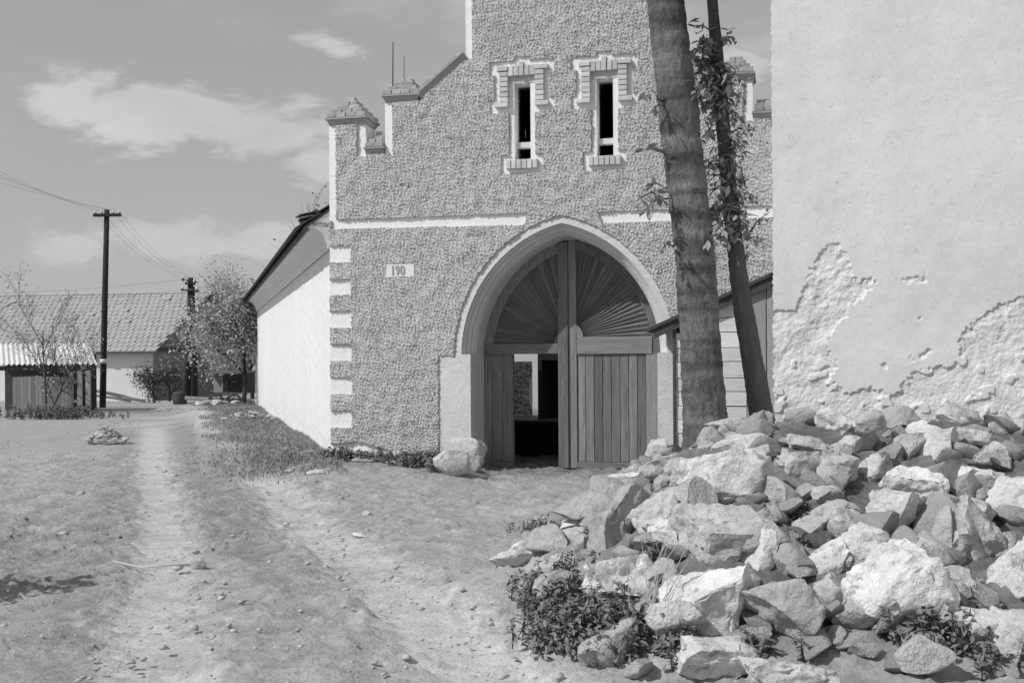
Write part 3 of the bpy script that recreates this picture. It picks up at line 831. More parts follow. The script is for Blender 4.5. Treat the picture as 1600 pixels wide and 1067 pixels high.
mb = MB(); mb.box(4.0, LL - .02, -3.4, -.25, -.5, ZE - .1); mb.box(LL - .25, LL, -3.4, -.03, -.5, ZE - .02); mb.build('core', 'side_limewash', barn)
# cornice profile swept along the eaves
prof = [(.035, ZE - .46), (.055, ZE - .44), (.055, ZE - .39), (.08, ZE - .35), (.10, ZE - .28), (.15, ZE - .20), (.23, ZE - .14), (.30, ZE - .11), (.31, ZE - .04), (0, ZE - .04)]
mb = MB(); n = len(prof)
mb.add([(x, y, z) for x in (0.03, LL + .05) for y, z in prof], [(i, (i + 1) % n, n + (i + 1) % n, n + i) for i in range(n)] + [tuple(range(n)), tuple(range(2 * n - 1, n - 1, -1))])
mb.build('cornice', 'cornice', barn)
mb = MB()
sl_ = .72
zk = ZE + 2.085 * sl_
for yb_, xs_ in ((.44, .02), (-3.95, 3.8)):
    mb.hexa([(xs_, yb_, ZE - .05 - .17 * sl_), (LL + .2, yb_, ZE - .05 - .17 * sl_), (LL + .2, -1.7, zk - .06), (.02, -1.7, zk - .06)], [(xs_, yb_, ZE - .17 * sl_), (LL + .2, yb_, ZE - .17 * sl_), (LL + .2, -1.7, zk), (.02, -1.7, zk)])
mb.hexa([(LL - .2, -.1, ZE - .03), (LL, -.1, ZE - .03), (LL, -3.4, ZE - .03), (LL - .2, -3.4, ZE - .03)], [(LL - .2, -1.65, zk - .1), (LL, -1.65, zk - .1), (LL, -1.75, zk - .1), (LL - .2, -1.75, zk - .1)])
rf = mb.build('roof', 'roof_dark', barn)
m2 = MB(); m2.add([(.03, .36, ZE - .11), (.03, -1.7, zk - .07), (.03, -3.2, ZE - .1), (.2, .36, ZE - .11), (.2, -1.7, zk - .07), (.2, -3.2, ZE - .1)], [(0, 1, 2), (5, 4, 3), (0, 3, 4, 1), (1, 4, 5, 2), (2, 5, 3, 0)]); m2.build('gable_end', 'limewash_old', barn)
trng = random.Random(3)
tm = MB(); tm.box(-.106, .106, -.24, .24, 0, .022); tmesh = tm.mesh('tile'); tmesh.materials.append(MT['roof_dark'])
for k in range(110):                               # eaves course of tiles, slightly out of line
    x = .12 + k * .212
    if x > LL: break
    for r_ in range(2):
        o = link('tile', tmesh, None, rf); yy = .36 - r_ * .34 + trng.uniform(-.006, .006)
        o.location = (x, yy, ZE + .02 - (yy - .30) * sl_ * 1.0 + r_ * .012); o.rotation_euler = (-math.atan(sl_) + .06, 0, 0)
for k in range(3):                                 # loose tiles kicked up at the corner
    o = link('tile', tmesh, None, rf); o.location = (.25 + .3 * k, .28 - .05 * k, ZE + .12 - .02 * k); o.rotation_euler = (-.25, .1, .2 - .15 * k)

# ------------------------------------------------------------------ right-hand building with flaking plaster
RW = at(1211, 700, 11.0); RW.z = 0
RA = R(14.0)
rb = empty('plastered_house', RW, -RA, 'house with pale smooth plaster flaking off above the stone heap', 'building')
eR = Vector((math.cos(RA), -math.sin(RA), 0)); nR = Vector((-math.sin(RA), -math.cos(RA), 0))
def Rp(px, py):
    d = pix_dir(px, py); o = Vector((0, 0, EYE)); k = (RW - o).dot(nR) / d.dot(nR); q = o + d * k - RW
    return (q.dot(eR), q.z)
def RP(zoom): return [Rp(1180 + x / 2.963, 340 + y / 2.963) for x, y in zoom]
# outline of the area that lost its top coat (crop coordinates)
bare = RP([(60, 455), (110, 428), (180, 436), (205, 380), (240, 300), (285, 190), (320, 135), (360, 122), (402, 124), (404, 150), (428, 185), (440, 230), (452, 275), (490, 300), (540, 275), (558, 280),
           (530, 320), (500, 375), (450, 385), (420, 420), (440, 440), (380, 490), (330, 560), (345, 640), (380, 680), (330, 780), (380, 810), (420, 825), (470, 800), (540, 790), (600, 800), (640, 830), (700, 760), (740, 700), (810, 690), (860, 690), (900, 695), (950, 650), (945, 600),
           (965, 530), (1010, 490), (1070, 440), (1300, 330), (1300, 1500), (60, 1500)])
spots = [RP([(675, 285), (740, 275), (790, 280), (797, 298), (740, 302), (690, 305)]), RP([(545, 680), (580, 676), (635, 690), (620, 700), (580, 690)]), RP([(750, 460), (775, 458), (780, 470), (755, 472)]),
         RP([(425, 830), (380, 760), (320, 785), (345, 850), (390, 860)]), RP([(690, 640), (760, 640), (815, 605), (820, 615), (770, 660), (700, 690)])]
def flaking_wall():
    dx = .0095; x0, x1, z0, z1 = 0.0, 3.6, .2, 5.3
    nx, nz = int((x1 - x0) / dx) + 1, int((z1 - z0) / dx) + 1
    X, Z = np.meshgrid(x0 + np.arange(nx) * dx, z0 + np.arange(nz) * dx)
    wob = bandnoise(nx, nz, dx, .05, .25, 51) * .016; wob2 = bandnoise(nx, nz, dx, .05, .25, 52) * .016
    B = inside(bare, X + wob, Z + wob2)
    for s_ in spots: B |= inside(s_, X + wob * .6, Z + wob2 * .6)
    h1 = bandnoise(nx, nz, dx, .03, .07, 53); h2 = bandnoise(nx, nz, dx, .09, .3, 54); h3 = bandnoise(nx, nz, dx, .3, 1.2, 55)
    low = smooth(1.9, 1.3, Z)
    # islands of coat left in the lower part and pits in the coat
    B &= ~((h3 > .7) & (h2 > -.6) & (Z < 1.75) & (Z > 1.2))
    coat = .0009 * h3 + .0002 * h1
    under = -.016 + .0016 * np.clip(h1, -2, 2) + .0026 * h2 + .004 * h3 - .004 * low * np.clip(h2, 0, 2)
    kx, kz = np.fft.fftfreq(nx)[None, :], np.fft.fftfreq(nz)[:, None]
    Bs = np.real(np.fft.ifft2(np.fft.fft2(B.astype(float)) * np.exp(-2 * (np.pi * 1.0) ** 2 * (kx ** 2 + kz ** 2))))
    Bs = smooth(.3, .7, Bs)
    H = coat * (1 - Bs) + under * Bs
    ed = np.clip(bandnoise(nx, nz, dx, .06, .3, 57)[:, 0] * .006 + .008, 0, .03)
    X = X - ed[:, None] * smooth(.03, 0, X)
    me = np_mesh('wall', np.stack([X, -H, Z], -1).reshape(-1, 3), grid_faces(nx, nz))
    me.materials.append(MT['plaster_coat']); me.materials.append(MT['render_coarse'])
    Bc = B[:-1, :-1] | B[1:, 1:] | B[:-1, 1:] | B[1:, :-1]
    me.polygons.foreach_set('material_index', Bc.ravel().astype(np.int32)); me.update()
    o = link('wall', me, None, rb, True)
    me.set_sharp_from_angle(angle=R(38))
flaking_wall()
mb = MB(); mb.box(0.03, 9, .08, 6, -.3, 5.28); mb.box(3.603, 9, -.004, .079, -.3, 5.28); mb.box(.0, 3.6, .0, .078, -.3, .199); mb.box(0.0, .029, .06, 6, -.3, 5.28); mb.build('side_walls', 'limewash_old', rb)
mb = MB(); mb.hexa([(.0, .01, 5.30), (9.3, .01, 5.30), (9.3, 3, 7.6), (.0, 3, 7.6)], [(.0, .01, 5.42), (9.3, .01, 5.42), (9.3, 3, 7.72), (.0, 3, 7.72)])
mb.hexa([(.0, 3, 7.6), (9.3, 3, 7.6), (9.3, 6.2, 5.3), (.0, 6.2, 5.3)], [(.0, 3, 7.72), (9.3, 3, 7.72), (9.3, 6.2, 5.42), (.0, 6.2, 5.42)]); mb.build('roof', 'roof_dark', rb)

# ------------------------------------------------------------------ lean-to between the gate and the plastered house
SHT = 1.15
shed = empty('lean_to', house_at(0, -SHT, 0), -FA, 'low lean-to with whitewashed boards and dark roof edge behind the leaning trees', 'shed')
def Sp(px, py): return Fp(px, py, SHT)
xs0, xs1, xs2 = Sp(1054, 600)[0], Sp(1167, 600)[0], Sp(1262, 600)[0]
zroofA, zroofB = Sp(1012, 516), Sp(1208, 428)
slope = (zroofB[1] - zroofA[1]) / (zroofB[0] - zroofA[0])
def zroof(x): return zroofA[1] + (x - zroofA[0]) * slope
srng = random.Random(12)
z = .1
while z < 3.2:
    hb = .205 + srng.uniform(-.02, .02)
    xa = xs0
    if z + hb > zroof(xs0) - .06: xa = max(xs0, zroofA[0] + (z + hb + .06 - zroofA[1]) / slope)
    if xa < xs1 - .1:
        cut_ = srng.uniform(xs0 + .25, xs1 - .3)
        for a_, b_ in ((xa, cut_), (cut_, xs1)):
            if b_ - a_ > .05: plank(shed, a_ + .003, b_ - .003, z, z + hb - .008, srng.uniform(-.012, .006), .035, 'whitewash_board', 'board', .006)
    z += hb
n = 3; wd = (xs2 - xs1) / n
for k in range(n):
    x0 = xs1 + k * wd; mb = MB(); zz0, zz1 = zroof(x0) - .05, zroof(x0 + wd) - .05; y = -.03 + .008 * (k % 2)
    mb.hexa([(x0 + .004, y, .1), (x0 + wd - .006, y, .1), (x0 + wd - .006, .03, .1), (x0 + .004, .03, .1)], [(x0 + .004, y, zz0), (x0 + wd - .006, y, zz1), (x0 + wd - .006, .03, zz1), (x0 + .004, .03, zz0)])
    mb.build('door_board', 'grey_board', shed, False, .004)
plank(shed, xs0 - .02, xs0 + .02, -.2, zroof(xs0) - .05, -.04, -.014, 'dark_wood', 'corner_post')
mb = MB()
for k in range(7):
    xa = zroofA[0] + k * (xs2 + .2 - zroofA[0]) / 7; xb = zroofA[0] + (k + 1) * (xs2 + .2 - zroofA[0]) / 7 + .03
    o_ = .012 * (k % 2)
    mb.hexa([(xa, -.13 - o_, zroof(xa) - .03), (xb, -.13 - o_, zroof(xb) - .03), (xb, SHT - .06, zroof(xb) - .03), (xa, SHT - .06, zroof(xa) - .03)], [(xa, -.13 - o_, zroof(xa) + .02), (xb, -.13 - o_, zroof(xb) + .02), (xb, SHT - .06, zroof(xb) + .02), (xa, SHT - .06, zroof(xa) + .02)])
mb.build('roof', 'dark_wood', shed)
mb = MB(); mb.hexa([(zroofA[0] + .1, -.10, zroof(zroofA[0] + .1) - .16), (xs2, -.10, zroof(xs2) - .16), (xs2, -.05, zroof(xs2) - .16), (zroofA[0] + .1, -.05, zroof(zroofA[0] + .1) - .16)],
                   [(zroofA[0] + .1, -.10, zroof(zroofA[0] + .1) - .032), (xs2, -.10, zroof(xs2) - .032), (xs2, -.05, zroof(xs2) - .032), (zroofA[0] + .1, -.05, zroof(zroofA[0] + .1) - .032)]); mb.build('barge_board', 'dark_wood', shed)
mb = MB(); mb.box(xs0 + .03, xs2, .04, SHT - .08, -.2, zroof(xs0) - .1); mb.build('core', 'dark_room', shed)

# ------------------------------------------------------------------ foliage helpers
LEAF = np.array([(0, 0, 0), (.5, .30, .10), (.95, .36, .05), (1.6, 0, -.12), (.95, -.36, .05), (.5, -.30, .10)]) / 1.6
def leaves_mesh(name, P, size, seed, droop=.3, jit=.35, face=None):
    rng = np.random.default_rng(seed); n = len(P); P = np.asarray(P, float)
    a = rng.uniform(0, 2 * np.pi, n); el = rng.normal(-droop, .45, n)
    d = np.stack([np.cos(a) * np.cos(el), np.sin(a) * np.cos(el), np.sin(el)], -1)
    up = np.stack([rng.normal(0, .35, n), rng.normal(0, .35, n), np.ones(n)], -1)
    w = np.cross(up, d); w /= np.linalg.norm(w, axis=1)[:, None] + 1e-9
    u = np.cross(d, w); s = size * rng.uniform(1 - jit, 1 + jit, n)
    V = P[:, None] + s[:, None, None] * (LEAF[None, :, 0:1] * d[:, None] + LEAF[None, :, 1:2] * w[:, None] + LEAF[None, :, 2:3] * u[:, None])
    b = np.arange(n)[:, None] * 6
    q = np.concatenate([b + np.array([0, 1, 2, 3]), b + np.array([0, 3, 4, 5])])
    return np_mesh(name, V.reshape(-1, 3), q)

def blades_mesh(name, P, hgt, seed, lean=.35, wid=.012):
    rng = np.random.default_rng(seed); n = len(P); P = np.asarray(P, float)
    a = rng.uniform(0, 2 * np.pi, n); h = hgt * rng.uniform(.45, 1.2, n)
    side = np.stack([np.cos(a), np.sin(a), 0 * a], -1) * wid * rng.uniform(.6, 1.4, n)[:, None]
    b = rng.uniform(0, 2 * np.pi, n); ln = h * rng.uniform(0, lean * 2, n)
    ben = np.stack([np.cos(b) * ln, np.sin(b) * ln, 0 * b], -1); upv = np.stack([0 * h, 0 * h, h], -1)
    V = np.stack([P - side, P + side, P + side * .7 + ben * .35 + upv * .6, P - side * .7 + ben * .35 + upv * .6, P + ben + upv * .95], 1).reshape(-1, 3)
    k = np.arange(n)[:, None] * 5
    return np_mesh(name, V, k + np.array([0, 1, 2, 3]), k + np.array([3, 2, 4]))

def grow(seed, base, h, r, levels, spread=.55, up=.35, kids=(3, 5), start=.3, shrink=.62, wig=.08, direction=None, n_seg=7):
    """branching skeleton: list of (points, radii, level) and twig tips"""
    rg = random.Random(seed); out = []; tips = []
    def br(p, d, L, r0, lv):
        pts = [p.copy()]; rads = [r0]; ns = n_seg if lv == 0 else 5; q = p.copy(); dd = d.normalized()
        for i in range(ns):
            dd = (dd + Vector((rg.gauss(0, wig), rg.gauss(0, wig), rg.gauss(0, wig) + up * .06))).normalized()
            q = q + dd * (L / ns); pts.append(q.copy()); rads.append(r0 * (1 - .62 * (i + 1) / ns))
        out.append((pts, rads, lv))
        if lv == levels: tips.extend(pts[1:]); return
        for k in range(rg.randint(*kids)):
            t = start + (1 - start) * (k + rg.random()) / kids[1]; t = min(t, .98)
            f = t * ns; i = min(int(f), ns - 1); pp = pts[i].lerp(pts[i + 1], f - i)
            tg = (pts[i + 1] - pts[i]).normalized(); az = rg.uniform(0, 2 * math.pi)
            o = tg.orthogonal().normalized(); o = Matrix.Rotation(az, 3, tg) @ o
            nd = (tg * (1 - spread) + o * spread + Vector((0, 0, up * .5))).normalized()
            br(pp, nd, L * shrink * rg.uniform(.75, 1.15), rads[i] * .62, lv + 1)
        tips.append(pts[-1])
    br(Vector(base), Vector(direction or (0, 0, 1)), h, r, 0)
    return out, tips

def plant_tree(name, label, seed, base, h, r, levels=3, leaf='leaf_orchard', n_leaf=3000, size=.12, cloud=.25, cat='tree', group=None, bark='twig', sides=6, droop=.2, **kw):
    root = empty(name, base, 0, label, cat, group); sk, tips = grow(seed, (0, 0, 0), h, r, levels, **kw)
    mb = MB()
    for pts, rads, lv in sk: mb.tube(pts, [max(x, .004) for x in rads], sides if lv < 2 else 4, caps=False)
    mb.build('trunk', bark, root, True)
    if n_leaf:
        rng = np.random.default_rng(seed); T = np.array([t[:] for t in tips]); k = rng.integers(0, len(T), n_leaf)
        P = T[k] + rng.normal(0, cloud, (n_leaf, 3))
        o = link('crown', leaves_mesh('crown', P, size, seed, droop), leaf, root); tag(o, kind='stuff')
    return root

# ------------------------------------------------------------------ the two leaning trees
def trunk_path(px, Y, dY=0.0):
    return [at(x, y, Y + dY * i / (len(px) - 1)) for i, (x, y) in enumerate(px)]
def catmull(pts, rad, m=8):
    P, Rr = [], []
    for i in range(len(pts) - 1):
        p0, p1, p2, p3 = pts[max(i - 1, 0)], pts[i], pts[i + 1], pts[min(i + 2, len(pts) - 1)]
        for k in range(m):
            t = k / m
            P.append(.5 * ((2 * p1) + (p2 - p0) * t + (2 * p0 - 5 * p1 + 4 * p2 - p3) * t * t + (3 * p1 - p0 - 3 * p2 + p3) * t ** 3)); Rr.append(rad[i] + (rad[i + 1] - rad[i]) * t)
    return P + [pts[-1]], Rr + [rad[-1]]

YT = 14.5
big = empty('leaning_tree', at(1106, 760, YT), 0, 'thick grey tree trunk leaning left in front of the arch', 'tree')
B0 = big.location.copy()
pts = [at(1108, 790, YT), at(1105, 720, YT), at(1101, 640, YT), at(1094, 520, YT), at(1085, 400, YT), at(1073, 290, YT), at(1060, 175, YT), at(1046, 58, YT), at(1028, -90, YT), at(1005, -260, YT + .2)]
PP, RR = catmull([p - B0 for p in pts], [.42, .325, .272, .248, .245, .248, .245, .235, .21, .17], 26)
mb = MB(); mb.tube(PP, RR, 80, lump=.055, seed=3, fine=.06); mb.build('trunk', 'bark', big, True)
def limbs(root, start, seeds, nl, spread_dirs, leafmat, size, lev=2, L=2.2, r=.09):
    mb = MB(); tips = []
    for sd, d in zip(seeds, spread_dirs):
        sk, tp = grow(sd, start, L, r, lev, spread=.5, up=.5, kids=(3, 5), direction=d)
        for p_, r_, lv in sk: mb.tube(p_, [max(x, .006) for x in r_], 6, caps=False)
        tips += tp
    mb.build('limbs', 'bark_dark', root, True)
    T = np.array([t[:] for t in tips]); rng = np.random.default_rng(seeds[0])
    P = T[rng.integers(0, len(T), nl)] + rng.normal(0, .22, (nl, 3))
    tag(link('crown', leaves_mesh('crown', P, size, seeds[0], .35), leafmat, root), kind='stuff')
limbs(big, PP[-1], [21, 22, 23, 24], 2600, [(-.5, -.5, .9), (.7, -.2, .8), (.2, .3, 1), (.5, -.9, .6)], 'leaf', .17)

thin = empty('thin_leaning_tree', at(1196, 760, YT + .35), 0, 'thinner dark trunk with leafy shoots beside the thick leaning tree', 'tree')
T0 = thin.location.copy(); YT2 = YT + .35
tp_px = [(1205, 770), (1197, 700), (1186, 625), (1172, 545), (1158, 460), (1147, 370), (1138, 285), (1130, 200), (1124, 130), (1118, 58), (1108, -60), (1098, -180)]
pts = [at(x, y, YT2) for x, y in tp_px]
PT, RT = catmull([p - T0 for p in pts], [.19, .17, .150, .135, .118, .105, .098, .092, .088, .078, .06, .04], 16)
mb = MB(); mb.tube(PT, RT, 40, lump=.09, seed=8, fine=.04); mb.build('trunk', 'bark_dark', thin, True)

def shoots(root, O, spec, Y, seed, leafmat, size, mat_tw='twig'):
    """short leafy shoots: (px, py) where they leave the trunk, (px, py) where they end, leaf count"""
    rg = random.Random(seed); P = []
    for (x0, y0), (x1, y1), n in spec:
        mb = MB()
        a = at(x0, y0, Y) - O; b = at(x1, y1, Y - rg.uniform(.05, .45)) - O
        m = a.lerp(b, .5) + Vector((0, 0, .06)); path = [a, a.lerp(m, .6), m, m.lerp(b, .6), b]
        mb.tube(path, [.012, .010, .008, .006, .004], 5, caps=False); mb.build('shoot', mat_tw, root, True)
        for k in range(n):
            t = rg.uniform(.25, 1.0); q = a.lerp(b, t) + Vector((0, 0, .06 * 4 * t * (1 - t)))
            P.append(q + Vector((rg.gauss(0, .045), rg.gauss(0, .06), rg.gauss(0, .04))))
    tag(link('leaves', leaves_mesh('leaves', P, size, seed, .55, .3), leafmat, root), kind='stuff')
shoots(big, B0, [((1036, 160), (1008, 150), 9), ((1040, 170), (1018, 172), 5), ((1043, 300), (988, 318), 16), ((1045, 310), (1005, 330), 10), ((1042, 295), (1010, 292), 8), ((1040, 240), (994, 238), 9), ((1052, 385), (1032, 392), 9),
                 ((1100, 170), (1085, 130), 10), ((1110, 360), (1120, 410), 8)], YT - .12, 5, 'leaf', .135)
sp = []
rg = random.Random(19)
for k in range(70):
    t = rg.random() ** .9; y = 40 + t * 360
    x = np.interp(y, [q_[1] for q_ in tp_px[::-1]], [q_[0] for q_ in tp_px[::-1]])
    sd = -1 if rg.random() < .62 else 1
    sp.append(((x, y), (x + sd * rg.uniform(10, 46), y + rg.uniform(-14, 26)), rg.randint(10, 20)))
sp += [((1165, 375), (1192, 380), 10), ((1165, 372), (1205, 330), 6), ((1150, 300), (1158, 340), 8)]
shoots(thin, T0, sp, YT2, 23, 'leaf', .12)
limbs(thin, PT[-1], [31, 32], 500, [(-.5, -.2, .9), (.6, -.3, .8)], 'leaf', .15, L=1.4, r=.04)

# ------------------------------------------------------------------ the heap of stones
GS = 'stones of the rubble heap'
def cz(x, y): return (740 + x / 1.951, 640 + y / 1.951)
# zoom-crop centre x, y, width, height, tilt, tone, seed, label
STN = [
 (760, 235, 272, 200, -4, 'stone', 1, 'largest blocky boulder crowning the heap below the thick tree'),
 (565, 340, 165, 160, 10, 'stone', 2, 'rounded boulder tucked left of the crowning block'),
 (455, 365, 200, 240, 22, 'stone_dark', 3, 'tall flat grey slab leaning on the left flank of the heap'),
 (735, 400, 262, 185, -8, 'stone', 4, 'broad angular boulder directly under the crowning block'),
 (860, 442, 130, 168, 8, 'stone_pale', 5, 'pale upright stone in the middle of the heap'),
 (455, 535, 225, 150, 12, 'stone_pale', 6, 'pale white boulder overhanging the nettles'),
 (700, 600, 270, 230, 20, 'stone', 7, 'large rough boulder at the bottom edge right of the dry stalks'),
 (935, 635, 260, 235, -6, 'stone_dark', 8, 'large smooth grey slab face at the bottom of the heap'),
 (1265, 590, 285, 330, -3, 'stone_pale', 9, 'biggest pale speckled boulder at the bottom right'),
 (1290, 340, 190, 165, 6, 'stone', 10, 'rounded boulder with a dark underside right of the middle'),
 (1435, 390, 95, 170, 8, 'stone_dark', 11, 'narrow dark upright stone near the right edge'),
 (1525, 400, 165, 250, -6, 'stone', 12, 'tall pale boulder at the right edge of the heap'),
 (1335, 240, 170, 120, -14, 'stone_pale', 13, 'white knobbly stone below the two dark wedges'),
 (1530, 235, 150, 110, 4, 'stone', 14, 'smooth grey stone at the right edge above the tall pale boulder'),
 (1400, 120, 140, 140, -10, 'stone', 15, 'rounded upright boulder near the plastered wall'),
 (1170, 110, 135, 115, 6, 'stone', 16, 'light grey boulder below the dark wedge stones'),
 (1292, 42, 125, 95, 25, 'stone_dark', 17, 'dark pointed wedge stone standing against the plastered wall'),
 (1205, 38, 90, 62, 14, 'stone_dark', 18, 'dark low wedge stone leaning left of the pointed one'),
 (1025, 178, 175, 100, 20, 'stone', 19, 'long slanting stone right of the crowning block'),
 (1115, 208, 115, 115, -12, 'stone', 20, 'squarish grey stone right of the long slanting one'),
 (1222, 192, 105, 105, 30, 'stone', 21, 'tilted stone between the light boulder and the white knobbly stone'),
 (870, 135, 105, 112, 4, 'stone', 22, 'upright grey stone at the foot of the thin tree'),
 (785, 112, 120, 66, 10, 'stone', 23, 'low rounded stone at the foot of the thick tree'),
 (515, 165, 165, 88, 14, 'stone', 24, 'flat topped stone with a dark hollow beside the gate'),
 (615, 182, 130, 84, 8, 'stone_dark', 25, 'grey stone between the gate stone and the crowning block'),
 (932, 280, 80, 88, -14, 'stone_pale', 26, 'small pale lump right of the crowning block'),
 (1050, 325, 155, 76, 12, 'stone_dark', 27, 'low flat stone in the shaded hollow of the heap'),
 (1082, 262, 105, 62, -16, 'stone', 28, 'small slanting stone under the squarish grey one'),
 (1140, 348, 120, 105, 32, 'stone', 29, 'slanting grey stone left of the rounded one with dark underside'),
 (972, 475, 115, 125, 5, 'stone_dark', 30, 'grey block right of the pale upright stone'),
 (1075, 468, 120, 130, -8, 'stone', 31, 'light block in the third row above the small round stone'),
 (1200, 432, 205, 135, -18, 'stone', 32, 'broad pale stone above the biggest speckled boulder'),
 (1090, 572, 105, 115, 0, 'stone', 33, 'small round stone left of the biggest speckled boulder'),
 (1475, 555, 165, 140, -30, 'stone', 34, 'slanting stone sliding down at the right edge'),
 (155, 462, 175, 145, -6, 'stone', 35, 'lone boulder half sunk in the dirt left of the heap'),
 (275, 468, 88, 64, 5, 'stone', 36, 'small stone behind the lone boulder by the nettles'),
 (288, 392, 112, 52, 22, 'stone', 37, 'thin flat stone lying behind the lone boulder'),
 (312, 354, 92, 54, 0, 'stone', 38, 'small stone with a dark side on the left flank'),
 (405, 290, 78, 52, -6, 'stone_pale', 39, 'small bright stone at the left foot of the grey slab'),
 (585, 405, 95, 140, 14, 'stone_pale', 40, 'pale stone wedged left of the broad angular boulder'),
 (600, 545, 70, 120, 12, 'stone_dark', 41, 'dark upright splinter behind the dry stalks'),
 (888, 332, 85, 60, 8, 'stone_dark', 42, 'dark stone in the gap under the crowning block'),
 (1020, 108, 120, 66, 12, 'stone', 43, 'flat stone right of the thin tree foot'),
 (1110, 26, 115, 58, 0, 'stone', 44, 'grey stone against the foot of the plastered wall'),
 (1500, 78, 115, 62, -6, 'stone_dark', 45, 'dark slab near the right edge against the wall'),
 (1450, 30, 120, 44, 4, 'stone', 46, 'flat stone in the top row against the plastered wall'),
 (1560, 140, 110, 80, 4, 'stone', 47, 'grey stone at the right edge in the second row'),
 (1545, 690, 150, 150, 10, 'stone', 48, 'shaded stone behind the weeds in the bottom right corner'),
 (1090, 700, 80, 90, 10, 'stone_dark', 49, 'dark stone sunk between the two biggest bottom boulders'),
 (470, 225, 80, 62, 8, 'stone_pale', 50, 'bright stone just below the flat topped gate stone'),
 (590, 230, 70, 60, 4, 'stone_dark', 51, 'small dark stone under the left end of the crowning block'),
 (355, 325, 70, 50, 10, 'stone', 52, 'small grey stone above the thin flat one'),
 (1640, 500, 180, 220, 6, 'stone', 53, 'boulder beyond the tall pale one at the right edge'),
 (1650, 300, 170, 160, -10, 'stone', 54, 'boulder behind the right edge of the heap'),
 (1640, 720, 190, 190, 0, 'stone', 55, 'boulder in the far right bottom corner'),
 (640, 105, 130, 52, 0, 'stone_dark', 56, 'low flat stone left of the thick tree foot'),
 (735, 770, 230, 130, 0, 'stone', 57, 'weed covered stone along the bottom edge'),
 (960, 830, 260, 140, 4, 'stone', 58, 'stone below the smooth grey slab face'),
]
srg = random.Random(77); stones_xyz = []
for (zx, zy, w, h, tilt, mt, sd, lab) in STN:
    px, py = cz(zx, zy); p = on_ground(px, min(py, 1050)) if zy < 760 else on_ground(px, py)
    d = pix_dir(px, py)
    w_ = w / 1.951 / F_PX; h_ = h / 1.951 / F_PX
    Y = p.y - .22 * w_ * p.y
    if py < 672 and px > 1211:                     # these lean on the wall
        Y = min(Y, (RW.y - (d.x * p.y - RW.x) * math.tan(RA)) - .25)
    c = Vector((d.x * Y, Y, EYE + d.z * Y)); W, H = w_ * Y * 1.14, h_ * Y * 1.18
    dep = .8 * (W + H) / 2 + .05
    big_ = W > .35
    o = lump('rubble_stone', (W, dep, H), 100 + sd, mt, None, c, rz=srg.uniform(-.15, .15), ry=R(-tilt * .35), rx=srg.uniform(-.1, .1), cuts=13 if big_ else 10, sub=5 if w > 150 else 4, amp=.15, lo=.36, hi=.84)
    tag(o, lab, 'stone', GS); stones_xyz.append((c.x, c.y, c.z, W, H))
# smaller stones filling the gaps
fill = [stone_mesh('rubble_stone', (1, .9, .75), 300 + k, 10, 3, .09, .34, .8) for k in range(8)]
for k, m_ in enumerate(fill): m_.materials.append(MT['stone' if k % 3 else 'stone_dark'])
nfill = 0; tries = 0
while nfill < 295 and tries < 6000:
    tries += 1
    Y = srg.uniform(6.2, 16.8); Y = Y if srg.random() < .45 else srg.uniform(6.2, 11); X = left_edge(np.array(Y)) + (abs(srg.gauss(0, 1)) * .5 if Y > 11 else srg.uniform(0, 4.6)) + .02
    if X > .46 * Y + .2 or (Y > RW.y - (X - RW.x) * math.tan(RA) - .12 and X > RW.x - .1): continue
    if abs(X - 2.4) < .35 and abs(Y - 14.5) < .4: continue
    q = (Vector((X, Y, 0)) - GATE)
    if q.dot(nF) < (SHT + .2 if q.dot(eF) > xs0 - .15 else .12): continue
    s_ = (srg.uniform(.07, .2) if nfill > 110 else srg.uniform(.2, .36)) * (1.1 if Y < 11 else .8)
    o = link('rubble_stone', fill[nfill % 8], None, None)
    o.location = (X, Y, gz(X, Y) + .22 * s_); o.scale = (s_ * srg.uniform(.9, 1.5), s_, s_ * srg.uniform(.7, 1.1)); o.rotation_euler = (srg.uniform(-.5, .5), srg.uniform(-.5, .5), srg.uniform(0, 6.28))
    nb_ = min(range(len(stones_xyz)), key=lambda i_: (stones_xyz[i_][0] - X) ** 2 + (stones_xyz[i_][1] - Y) ** 2); tag(o, 'small stone by the ' + STN[nb_][7], 'stone', 'small stones filling the heap'); nfill += 1

# guard stone and stones at the foot of the gate house
gp = on_ground(706, 738)
o = lump('guard_stone', (.50, .42, .40), 401, 'stone', None, (gp.x, gp.y - .12, gp.z + .15), rz=.3, ry=-.12, cuts=9, lo=.62, hi=.95, amp=.10, pw=.45, sub=4); tag(o, 'worn white guard stone at the left foot of the archway', 'stone')
for k, (px, py, w, h, mt, lab) in enumerate([(575, 722, .5, .10, 'stone_dark', 'flat slab lying at the foot of the roughcast wall'), (620, 716, .28, .16, 'stone', 'low stone among weeds at the foot of the roughcast wall'), (497, 741, .38, .09, 'stone_pale', 'thin white stone at the grass edge near the wall corner'), (742, 736, .22, .16, 'stone_dark', 'small dark stone right of the guard stone'),
                                        (452, 737, .16, .05, 'stone_pale', 'small white chip at the grass edge'), (574, 806, .16, .08, 'stone', 'single small stone lying on the dirt in mid road'), (126, 774, .17, .09, 'stone_dark', 'dark clod of stone lying on the left of the road'), (562, 838, .2, .05, 'stone_pale', 'flat pale stone set in the dirt before the gate'), (1035, 716, .28, .34, 'stone', 'thin rounded slab leaning at the right foot of the archway')]):
    p = on_ground(px, py); o = lump('loose_stone', (w, w * .7, h), 420 + k, mt, None, (p.x, p.y, p.z + h * .3), rz=.3 * k, cuts=9); tag(o, lab, 'stone')
